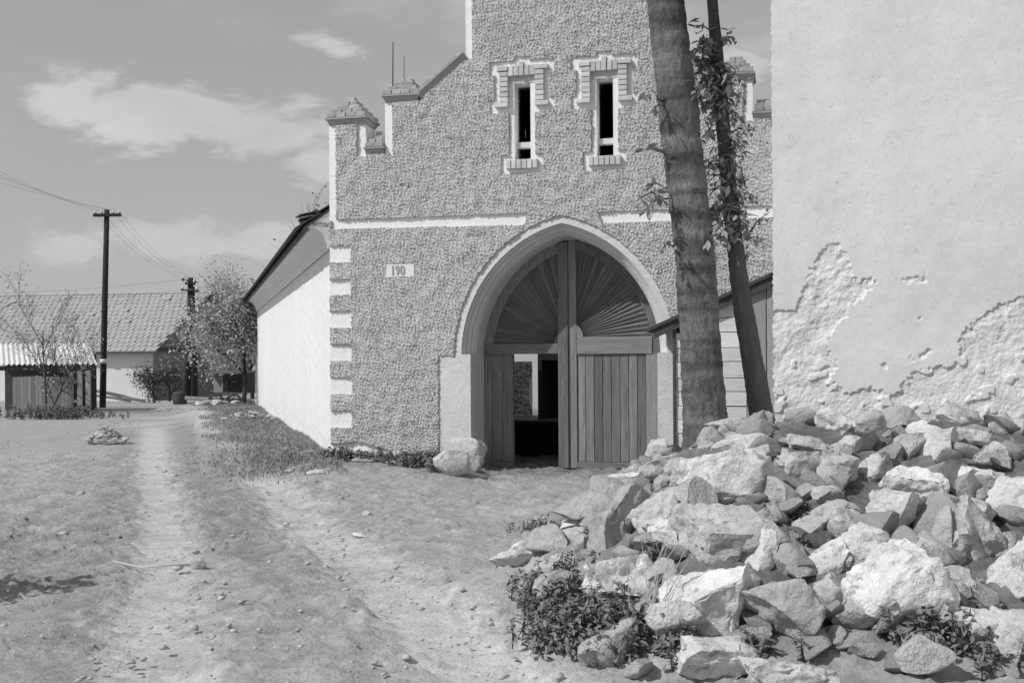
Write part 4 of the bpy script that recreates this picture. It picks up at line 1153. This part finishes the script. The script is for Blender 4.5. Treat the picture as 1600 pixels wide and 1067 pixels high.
# whitish rubble heaps beside the road
wh = [stone_mesh('chalk_stone', (1, .9, .7), 340 + k, 9, 2, .05) for k in range(5)]
for m_ in wh: m_.materials.append(MT['stone_pale'])
for (cx, cy, rx_, ry_, n, hgt, lab, grp) in [(166, 693, .46, .42, 95, .26, 'small white rubble stone in the heap left of the wheel tracks', 'white rubble beside the road'), (388, 657, .75, .40, 46, .16, 'small white rubble stone in the grass under the long white wall', 'white rubble by the white wall')]:
    c = on_ground(cx, cy)
    for k in range(n):
        a = srg.uniform(0, 6.28); r_ = math.sqrt(srg.random()); x, y = c.x + rx_ * r_ * math.cos(a), c.y + ry_ * r_ * math.sin(a)
        s_ = srg.uniform(.06, .15); o = link('chalk_stone', wh[k % 5], None, None)
        o.location = (x, y, gz(x, y) + hgt * 1.35 * (1 - r_) ** .7 * srg.uniform(.75, 1) + .03); o.scale = (s_ * 1.2, s_, s_ * .8); o.rotation_euler = (srg.uniform(-.5, .5), srg.uniform(-.5, .5), srg.uniform(0, 6.28)); tag(o, lab, 'stone', grp)

# pebbles and clods on the road
def pebbles():
    rng = np.random.default_rng(9); v, f = ico(1); V, Fs = [], []
    n = 2400; b = 0
    Y = 5.5 + 18 * rng.random(n) ** 1.5; X = rng.uniform(-.52, .2, n) * Y
    for x, y in zip(X, Y):
        if x > left_edge(np.array(y)) - .05 or corner_dist(x, y) < .2: continue
        s = rng.gamma(1.5, .0045) + .003
        p = v * (1 + .3 * rng.standard_normal((len(v), 1))) * np.array([s * 1.3, s, s * .7]); V.append(p + (x, y, gz(x, y) + s * .15)); Fs.append(f + b); b += len(v)
    o = link('pebbles', np_mesh('pebbles', np.concatenate(V), np.zeros((0, 4)), np.concatenate(Fs)), 'pebble', None); tag(o, 'small pebbles and clods strewn over the dirt road', 'pebbles', None, 'stuff')
pebbles()

# bent stick on the road
a, b, c = on_ground(175, 881), on_ground(225, 890), on_ground(298, 886)
mb = MB(); mb.tube([a + Vector((0, 0, .03)), (a + b) / 2 + Vector((0, 0, .02)), b + Vector((0, 0, .02)), (b + c) / 2 + Vector((0, 0, .03)), c + Vector((0, 0, .02))], [.005, .007, .008, .009, .010], 6)
tag(mb.build('stick', 'straw', None, True), 'bent pale stick lying across the dirt in the left foreground', 'stick')
o = lump('clod', (.14, .10, .07), 444, 'stone_dark', None, c + Vector((.06, 0, .02))); tag(o, 'dark clod of earth at the right end of the stick', 'clod')

# ------------------------------------------------------------------ plants on the ground
def scatter(cond, n, seed, box):
    rng = np.random.default_rng(seed); X = rng.uniform(box[0], box[1], n); Y = rng.uniform(box[2], box[3], n)
    k = cond(X, Y, rng.random(n)); X, Y = X[k], Y[k]; return np.stack([X, Y, ground_h(X, Y)], -1)
def out_of_house(X, Y):
    q = (X - GATE.x) * nF.x + (Y - GATE.y) * nF.y; s = (X - GATE.x) * eF.x + (Y - GATE.y) * eF.y
    return (q > .05) | (s < sL - .02)
P = scatter(lambda X, Y, r: (corner_dist(X, Y) > .02) & out_of_house(X, Y) & (r < 1.15 * smooth(2.1, .35, corner_dist(X, Y) + .25 * np.sin(Y * 1.3)) * smooth(15.6, 19.0, Y + .3 * np.sin(X * 3))) & (X < -1.6), 420000, 61, (-14, -1, 14, 44))
o = link('grass', blades_mesh('grass', P, .075, 62, .7, .008), 'grass', None); tag(o, 'short grass bank along the long white wall', 'grass', None, 'stuff')
P = scatter(lambda X, Y, r: (r < .5 * smooth(15, 22, Y) * smooth(.1, .6, np.sin(X * .9 + 1.3 * np.sin(Y * .5)) * np.sin(Y * .7 + X * .3))) & ((np.abs(X - track(X, Y)[1]) > 1.15)) & (X < left_edge(Y) - .3) & (corner_dist(X, Y) > 1.0), 30000, 63, (-22, 1, 9, 46))
o = link('sparse_grass', blades_mesh('sparse_grass', P, .045, 64, .6, .008), 'grass', None); tag(o, 'sparse low grass patches on the dirt road', 'grass', None, 'stuff')

def weed(name, label, spots_, n, hgt, size, seed, mat='weed', cat='weeds', sx=.3, sy=.25):
    rng = np.random.default_rng(seed); P = []; mb = MB()
    for (px, py) in spots_:
        g = on_ground(px, py)
        for k in range(n):
            x, y = g.x + rng.normal(0, sx), g.y + rng.normal(0, sy); z0 = gz(x, y); h = hgt * rng.uniform(.4, 1.15)
            lean = Vector((rng.normal(0, .18), rng.normal(0, .18), 1)) * h
            mb.tube([(x, y, z0 - .02), Vector((x, y, z0)) + lean], [.006, .003], 4, caps=False)
            for t in np.linspace(.2, 1, 7):
                for _ in range(3): P.append(Vector((x, y, z0)) + lean * t + Vector((rng.normal(0, .02), rng.normal(0, .02), 0)))
    root = empty(name, on_ground(*spots_[0]), 0, label, cat)
    me = mb.mesh('stems'); 
    o = link('stems', me, 'twig', root); o.matrix_parent_inverse = Matrix.Translation(-root.location)
    o2 = link('leaves', leaves_mesh('leaves', P, size, seed, .35), mat, root); o2.matrix_parent_inverse = Matrix.Translation(-root.location); tag(o, kind='stuff'); tag(o2, kind='stuff')
weed('nettles', 'dark nettle clump at the foot of the stone heap', [(870, 960), (905, 990), (940, 1000), (850, 930), (975, 1010), (900, 955), (880, 1010)], 34, .18, .05, 71, sx=.13, sy=.14)
weed('weeds', 'low weeds in the bottom right corner before the boulders', [(1440, 1010), (1480, 1000), (1530, 1030), (1560, 1000)], 16, .20, .05, 72, sx=.12, sy=.10)
weed('weeds', 'small dark weed tuft left of the stone heap', [(850, 835), (870, 828)], 26, .13, .042, 73, sx=.14, sy=.12)
weed('weeds', 'creeping weeds before the rough boulder at the bottom edge', [(1050, 1010), (1100, 1020), (1160, 1025)], 14, .10, .055, 74, 'leaf_pale', sx=.16, sy=.08)
weed('weeds', 'weeds growing along the foot of the roughcast wall', [(545, 716), (600, 722), (650, 728), (675, 728), (530, 715)], 26, .16, .06, 75, sx=.22, sy=.12)
weed('weeds', 'leafy weeds beside the worn guard stone', [(668, 726), (690, 735)], 22, .22, .055, 76, sx=.12, sy=.08)
weed('weeds', 'weeds sprouting between stones in the middle of the heap', [(1010, 860), (1235, 850), (1250, 800)], 10, .1, .05, 77, 'leaf_pale', sx=.1, sy=.1)
weed('weeds', 'low flowering weeds below the board fence at the left', [(85, 655), (70, 650), (110, 652)], 60, .35, .09, 78, 'leaf_pale', sx=.8, sy=.5)
# dry stalks in front of the boulders
mb = MB(); g = on_ground(1000, 985)
for k in range(9):
    x = g.x + srg.uniform(-.08, .1); y = g.y + srg.uniform(-.05, .1); l = srg.uniform(.35, .65); a = srg.uniform(-.1, .6)
    mb.tube([(x, y, g.z - .02), (x + l * .5 * math.sin(a), y, g.z + l * .5), (x + l * math.sin(a) * 1.15, y - .03, g.z + l)], [.004, .003, .0015], 4, caps=False)
tag(mb.build('dry_stalks', 'straw'), 'few dry pale stalks rising beside the nettles', 'dry grass', None, 'stuff')

# ------------------------------------------------------------------ tiled barn in the background
BC = on_ground(240, 626); BC.z = 0; BA = R(9)
bb = empty('tiled_barn', BC, 0, 'white barn with a long pale tiled roof behind the utility pole', 'building')
ux = Vector((-math.cos(BA), math.sin(BA), 0)); uy = Vector((math.sin(BA), math.cos(BA), 0))   # along the ridge to the left, and back
def bp(u, v, z): return ux * u + uy * v + Vector((0, 0, z))
zeav = EYE - (pix_dir(240, 545).z * -BC.y); zeav = at(240, 545, BC.y).z
HWd = 6.0; zrid = at(333, 461, BC.y + HWd).z; BLn = 34
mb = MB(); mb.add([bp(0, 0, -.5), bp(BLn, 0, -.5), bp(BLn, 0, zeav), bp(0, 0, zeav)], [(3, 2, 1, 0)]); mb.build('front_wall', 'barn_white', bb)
mb = MB(); mb.add([bp(0.0, 0.01, -.5), bp(0, 2 * HWd, -.5), bp(0, 2 * HWd, zeav), bp(0, HWd, zrid - .08), bp(0, 0.01, zeav)], [(0, 1, 2, 3, 4)]); mb.build('gable', 'barn_shaded_grey', bb)
mb = MB(); mb.add([bp(0, 2 * HWd, -.5), bp(BLn, 2 * HWd, -.5), bp(BLn, 2 * HWd, zeav), bp(0, 2 * HWd, zeav)], [(0, 1, 2, 3)]); mb.add([bp(BLn, 0, -.5), bp(BLn, 2 * HWd, -.5), bp(BLn, 2 * HWd, zeav), bp(BLn, HWd, zrid - .08), bp(BLn, 0, zeav)], [(4, 3, 2, 1, 0)]); mb.build('rear_walls', 'barn_shaded_grey', bb)
mb = MB(); mb.hexa([bp(-.12, HWd - 1.2, zeav - .1), bp(-.03, HWd - 1.2, zeav - .1), bp(-.03, 0.3, zeav - .1), bp(-.12, .3, zeav - .1)], [bp(-.12, HWd - 1.2, zeav + .06), bp(-.03, HWd - 1.2, zeav + .06), bp(-.03, .3, zeav + .06), bp(-.12, .3, zeav + .06)]); mb.build('tie_beam', 'dark_wood', bb)
sl2 = (zrid - zeav) / HWd
mb = MB(); ov = .45
for sg in (0, 1):
    v0 = -ov if sg == 0 else 2 * HWd + ov
    z0 = zeav - ov * sl2
    mb.hexa([bp(-.35, v0, z0), bp(BLn + .3, v0, z0), bp(BLn + .3, HWd, zrid), bp(-.35, HWd, zrid)], [bp(-.35, v0, z0 + .08), bp(BLn + .3, v0, z0 + .08), bp(BLn + .3, HWd, zrid + .08), bp(-.35, HWd, zrid + .08)])
br = mb.build('roof', 'roof_dark', bb)
nrow = 15; SL = math.hypot(HWd + ov, (HWd + ov) * sl2); step = SL / nrow; tw = .30
mb = MB(); trg = random.Random(2)
for r_ in range(nrow):
    for k in range(int((BLn + .5) / tw)):
        u = -.35 + k * tw + (tw / 2 if r_ % 2 else 0); v = -ov + r_ * step / SL * (HWd + ov); v2 = -ov + (r_ + 1.15) * step / SL * (HWd + ov)
        z0 = zeav + v * sl2 + .09; z1 = zeav + v2 * sl2 + .09; e1 = .075 + trg.uniform(-.012, .02)
        j = trg.uniform(-.02, .02) - (.09 if trg.random() < .025 else 0)
        mb.add([bp(u + .01, v + j, z0 + e1), bp(u + tw - .01, v + j, z0 + e1 - .035), bp(u + tw - .01, v2, z1 + .01), bp(u + .01, v2, z1 + .01), bp(u + .01, v + j, z0), bp(u + tw - .01, v + j, z0), bp(u + tw - .01, v2, z1), bp(u + .01, v2, z1)],
               [(0, 3, 2, 1), (0, 1, 5, 4), (1, 2, 6, 5), (3, 0, 4, 7)])
tag(mb.build('tiles', 'roof_tile', br), kind='stuff')
for k in range(int(BLn / .42)):
    m2 = MB(); u = -.35 + k * .42
    if k == 0: pass
    m2.tube([bp(u, HWd, zrid + .10), bp(u + .45, HWd, zrid + .13)], [.13, .11], 6)
    m2.build('ridge_tile', 'roof_tile', br)
# lightning rods over the stepped gable (they rise from the roof behind it)
def rod(px, y0, y1, Y, r, lab):
    a, b = at(px, y0, Y), at(px + .6, y1, Y); mb = MB(); mb.tube([a, b], [r, r * .6], 6)
    return tag(mb.build('iron_rod', 'metal', None), lab, 'rod')
rod(613.5, 165, 66, 19.2, .014, 'thicker iron rod rising behind the left stepped cap')
rod(631, 150, 87, 19.2, .008, 'thin short iron rod right of the thicker one')

# ------------------------------------------------------------------ utility poles and wires
def insul(parent, p):
    mb = MB(); mb.tube([p, p + Vector((0, 0, .05)), p + Vector((0, 0, .09)), p + Vector((0, 0, .13))], [.02, .05, .06, .03], 8); return mb.build('insulator', 'porcelain', parent, True)
pb = on_ground(160, 637); PY = pb.y
pole = empty('utility_pole', pb, 0, 'tall dark wooden utility pole with one crossarm at the left', 'utility pole')
tp = at(167, 328, PY) - pb
mb = MB(); mb.tube([Vector((0, 0, -.3)), tp * .33, tp * .66, tp], [.130, .122, .112, .10], 12); mb.build('pole', 'pole_wood', pole, True)
ca, cb = at(146, 336.5, PY - .15) - pb, at(189, 336, PY - .15) - pb
mb = MB(); d_ = (cb - ca).normalized(); mb.box(0, (cb - ca).length, -.06, .06, -.06, .06, Matrix.Translation(ca) @ Matrix.Rotation(math.atan2(-d_.z, d_.x), 4, 'Y')); mb.build('crossarm', 'pole_wood', pole)
for t in (.06, .30, .72, .94): insul(pole, ca.lerp(cb, t) + Vector((0, 0, .06)))
mb = MB(); q0 = tp * .235; mb.tube([q0 - Vector((0, 0, .09)), q0 + Vector((0, 0, .09))], [.134, .132], 12); mb.build('number_band', 'porcelain', pole, True)

pb2 = on_ground(297, 630); PY2 = pb2.y
pol2 = empty('braced_pole', pb2, 0, 'A-shaped double utility pole with crossarms before the barn gable', 'utility pole')
tp2 = at(298, 434, PY2) - pb2
f1, f2 = at(292, 632, PY2) - pb2, at(305, 632, PY2) - pb2
mb = MB(); mb.tube([f1 - Vector((0, 0, .2)), tp2], [.15, .115], 10); mb.build('leg', 'pole_wood', pol2, True)
mb = MB(); mb.tube([f2 - Vector((0, 0, .2)), f2.lerp(tp2, .93) + Vector((.05, 0, 0))], [.14, .11], 10); mb.build('leg', 'pole_wood', pol2, True)
for (xa, ya, xb, yb) in [(284, 437, 307, 441), (283, 453, 311, 455), (289, 443, 305, 444)]:
    a, b = at(xa, ya, PY2 - .16) - pb2, at(xb, yb, PY2 - .16) - pb2
    mb = MB(); mb.tube([a, b], [.045, .045], 6); mb.build('crossarm', 'pole_wood', pol2)
    for t in (.1, .9): insul(pol2, a.lerp(b, t) + Vector((0, 0, .04)))
mb = MB(); a = at(293.5, 497, PY2 - .2) - pb2; mb.box(-.14, .14, -.03, .0, -.1, .1, Matrix.Translation(a)); mb.build('sign', 'porcelain', pol2)
def wire(a, b, sag, lab, grp, r=.008):
    P_ = [a.lerp(b, t) - Vector((0, 0, sag * 4 * t * (1 - t))) for t in np.linspace(0, 1, 15)]
    mb = MB(); mb.tube(P_, r, 4, caps=False); tag(mb.build('overhead_wire', 'metal'), lab, 'wire', grp)
W1 = [pb + ca.lerp(cb, t) + Vector((0, 0, .16)) for t in (.06, .30, .72, .94)]
ORD = ('uppermost', 'second', 'third', 'lowest')
for k, w_ in enumerate(W1):
    wire(w_, at(-260, 128 + 22 * k, 28), .25, ORD[k] + ' overhead wire running left from the tall pole', 'wires to the left of the tall pole', .004)
    wire(w_, at(286 + 7 * k, 436, PY2 - .16), .4, ('leftmost', 'second', 'third', 'rightmost')[k] + ' overhead wire running from the tall pole to the double pole', 'wires between the two poles', .004)
for k in range(2):
    wire(at(286, 437 + 16 * k, PY2), at(-200, 452 + 14 * k, 70), .4, ('upper', 'lower')[k] + ' faint wire running left from the double pole over the tiled roof', 'wires over the tiled roof', .005)

# ------------------------------------------------------------------ shed at the left
sb = on_ground(105, 640); SY = sb.y - 2.5
sh_ = empty('tin_shed', at(105, 640, SY).xy.to_3d(), 0, 'low shed with a corrugated pale roof beside the tall utility pole', 'shed')
S0 = sh_.location.copy()
def shp(px, py, Y): return at(px, py, Y) - S0
A, B = shp(-30, 570, SY), shp(152, 569, SY); C_, D_ = shp(-30, 537, SY + 2.2), shp(138, 537, SY + 2.2)
nu = 110
V = []; Fq = []
for i in range(nu + 1):
    t = i / nu; cor = .035 * math.sin(i * 2 * math.pi / 5)
    for j_, (p, q) in enumerate(((A, B), (C_, D_))): V.append(p.lerp(q, t) + Vector((0, -.3 * cor, cor)))
for i in range(nu): Fq.append((2 * i, 2 * i + 2, 2 * i + 3, 2 * i + 1))
mb = MB(); mb.add(V, Fq); mb.build('roof', 'sheet', sh_, True)
mb = MB(); mb.box(A.x + .1, B.x - .15, .12, .24, A.z - .22, A.z - .06); mb.build('beam', 'dark_wood', sh_)
for px in (110, 124.5, 137.5):
    a = shp(px, 578, SY); mb = MB(); mb.box(a.x - .085, a.x + .085, -.04, .07, -.25, a.z - .03); mb.build('post', 'post_wood', sh_, False, .01)
mb = MB(); mb.add([Vector((A.x, 2.0, -.2)), Vector((B.x - .75, 2.0, -.2)), Vector((B.x - .75, 2.0, A.z + .4)), Vector((A.x, 2.0, A.z + .4))], [(0, 1, 2, 3)]); mb.build('rear_wall', 'dark_wood', sh_)
fe = empty('board_fence', at(80, 640, SY - .6).xy.to_3d(), 0, 'grey vertical board fence at the left edge before the tin shed', 'fence')
for k in range(16):
    x = at(20, 640, SY - .6).x - fe.location.x + k * .135; mb = MB(); zt_ = at(80, 588, SY - .6).z + srg.uniform(-.03, .03); mb.box(x, x + .125, 0, .025, -.2, zt_); mb.build('board', 'fence_wood', fe)
mb = MB(); mb.box(-1.2, .95, .026, .08, .35, .45); mb.box(-1.2, .95, .026, .08, 1.05, 1.15); mb.build('rail', 'fence_wood', fe)

# ------------------------------------------------------------------ wagon, barrel, clutter in the background
wp = on_ground(352, 632); WY = wp.y + 1.0
def wg(px, py): return at(px, py, WY)
wagon = empty('wooden_wagon', wg(352, 628).xy.to_3d(), 0, 'small dark wooden wagon with windows under the orchard tree', 'wagon')
O = wagon.location.copy(); k_ = WY / F_PX
x0, xm, x1 = wg(328, 600).x - O.x, wg(348, 600).x - O.x, wg(376, 600).x - O.x; zt_, zb_ = wg(350, 584).z, wg(350, 613).z
mb = MB(); mb.hexa([(x0, .5, zb_), (xm, 0, zb_), (xm + .4, 2.4, zb_), (x0 + .3, 2.6, zb_)], [(x0, .5, zt_), (xm, 0, zt_), (xm + .4, 2.4, zt_), (x0 + .3, 2.6, zt_)]); mb.build('body', 'wagon_lit', wagon)
mb = MB(); mb.hexa([(xm + .002, 0, zb_), (x1, .25, zb_), (x1, 2.4, zb_), (xm + .45, 2.4, zb_)], [(xm + .002, 0, zt_), (x1, .25, zt_), (x1, 2.4, zt_), (xm + .45, 2.4, zt_)]); mb.build('cabin', 'wagon', wagon)
mb = MB(); mb.box(x0 - .1, x1 + .1, -.15, 2.7, zt_ + .002, zt_ + .09); mb.build('roof', 'wagon_lit', wagon)
for px0, px1 in ((351, 356), (358, 363), (365.5, 371)):
    a, b = wg(px0, 590).x - O.x, wg(px1, 590).x - O.x; mb = MB(); y_ = .25 * ((a - xm) / (x1 - xm)) - .03
    mb.box(a, b, y_, y_ + .02, wg(0, 601).z - .15, wg(0, 590).z - .15); mb.build('window', 'porcelain' if px0 > 360 and False else 'glass', wagon)
for px in (338, 366):
    a = wg(px, 619); mb = MB(); r_ = .30
    ring = [Vector((a.x - O.x + r_ * math.cos(t), -.05, r_ + r_ * math.sin(t) - .02)) for t in np.linspace(0, 2 * math.pi, 19)]
    mb.tube(ring, .04, 6, caps=False)
    for t in np.linspace(0, math.pi, 5)[:-1]:
        dd = Vector((math.cos(t), 0, math.sin(t))) * r_; cc = Vector((a.x - O.x, -.05, r_ - .02)); mb.tube([cc - dd, cc + dd], .02, 4)
    mb.build('wheel', 'wagon', wagon)
mb = MB(); mb.tube([(x0 - .9, -.1, .45), (x0 + .2, 0, .42), (x1, .1, .4)], .05, 5); mb.tube([(x0 - 1.0, .3, .5), (x0 + .2, .4, .42)], .04, 5); mb.build('shaft', 'fence_wood', wagon)
bq = on_ground(281, 632); ba = empty('barrel', bq, 0, 'dark wooden barrel standing left of the double pole', 'barrel')
mb = MB(); mb.tube([(0, 0, 0), (0, 0, .12), (0, 0, .27), (0, 0, .42), (0, 0, .54)], [.25, .29, .305, .29, .25], 14); mb.build('staves', 'dark_wood', ba, True)
for z_ in (.10, .43):
    mb = MB(); mb.tube([(0, 0, z_ - .02), (0, 0, z_ + .02)], [.297, .297], 14); mb.build('hoop', 'metal', ba, True)
for k, (xa, ya, xb, yb, r_) in enumerate([(148, 610, 196, 622, .07), (150, 618, 205, 628, .06), (165, 612, 220, 626, .05), (190, 622, 228, 627, .07)]):
    a, b = at(xa, ya, BC.y - 2.2 - .3 * k), at(xb, yb, BC.y - 2.0 - .3 * k); mb = MB(); a.z = max(a.z, .06); b.z = max(b.z, .05); mb.tube([a, (a + b) / 2 + Vector((0, 0, .03)), b], [r_, r_, r_ * .8], 7)
    tag(mb.build('timber', 'fence_wood'), 'old timber lying against the foot of the white barn wall', 'timber', 'timbers at the barn')
bst = [stone_mesh('yard_stone', (1, .9, .7), 360 + k, 9, 2, .05) for k in range(3)]
for m_ in bst: m_.materials.append(MT['stone'])
for k in range(26):
    px = srg.uniform(310, 372); g = on_ground(px, srg.uniform(629, 634)); s_ = srg.uniform(.15, .34); o = link('yard_stone', bst[k % 3]); o.location = g + Vector((0, 0, s_ * .25)); o.scale = (s_ * 1.2, s_, s_ * .8); o.rotation_euler = (0, 0, srg.uniform(0, 6))
    tag(o, 'grey stone lying in the row below the wooden wagon', 'stone', 'stones below the wagon')

# ------------------------------------------------------------------ trees and shrubs in the background
def tree_at(px, py, *a, **k): return on_ground(px, py)
plant_tree('orchard_tree', 'leafy orchard tree right of the wooden wagon near the white wall', 201, on_ground(381, 632), 2.7, .10, 3, n_leaf=11000, size=.13, cloud=.34, spread=.62, start=.38, n_seg=6)
plant_tree('orchard_tree', 'leafy orchard tree before the shaded barn gable', 202, on_ground(358, 627) + Vector((0, 4, 0)), 2.5, .10, 3, n_leaf=8000, size=.14, cloud=.38, spread=.6, start=.3)
plant_tree('orchard_tree', 'tall bare-topped tree rising behind the barn ridge', 203, at(350, 600, 66).xy.to_3d(), 4.6, .14, 3, leaf='leaf_orchard', n_leaf=5000, size=.14, cloud=.5, spread=.42, start=.3, up=.8, kids=(4, 6))
plant_tree('orchard_tree', 'far tree seen just left of the white wall end', 204, at(392, 600, 60).xy.to_3d(), 3.4, .14, 3, n_leaf=4500, size=.17, cloud=.45, spread=.55)
plant_tree('shrub', 'leafy shrub growing at the corner of the white barn', 205, on_ground(250, 629) - Vector((.0, .8, 0)), 1.4, .05, 3, n_leaf=1700, size=.12, cloud=.2, cat='shrub', spread=.6, start=.1, leaf='leaf_pale')
plant_tree('shrub', 'shrub between the barn corner and the double pole', 206, on_ground(268, 629) - Vector((0, .3, 0)), 1.5, .05, 3, n_leaf=1700, size=.12, cloud=.22, cat='shrub', spread=.6, start=.1, leaf='leaf_pale')
plant_tree('blossoming_sapling', 'thin blossoming sapling at the left edge before the tin shed', 207, at(72, 640, SY - 2.0).xy.to_3d(), 3.0, .045, 3, n_leaf=1100, size=.10, cloud=.10, spread=.5, start=.18, up=.5, kids=(4, 6), direction=(.12, 0, 1))
plant_tree('blossoming_sapling', 'second thin sapling leaning right above the tin roof', 208, at(78, 640, SY - 1.4).xy.to_3d(), 2.0, .04, 3, n_leaf=900, size=.10, cloud=.10, spread=.5, start=.15, up=.35, kids=(4, 6), direction=(.45, 0, .8))
plant_tree('tree_top', 'twiggy tree top showing above the eaves of the long building', 209, at(512, 560, 30).xy.to_3d() + Vector((.5, 0, 0)), 3.2, .06, 3, n_leaf=200, size=.11, cloud=.10, spread=.4, start=.45, up=.6, cat='tree')
for k in range(10):
    px = -120 + k * 60; 
    plant_tree('far_tree', 'tree of the distant orchard behind the tiled barn', 230 + k, at(px, 600, 95 + 6 * (k % 3)).xy.to_3d(), 1.9, .12, 2, n_leaf=900, size=.34, cloud=.7, spread=.6, group='orchard behind the barn')

# a low tree outside the picture on the left; its shadow reaches the road
plant_tree('roadside_tree', 'low leafy tree beside the road outside the left edge', 250, Vector((-5.8, 7.0, gz(-5.8, 7.0))), 1.5, .07, 3, n_leaf=5000, size=.13, cloud=.22, spread=.6, start=.45)
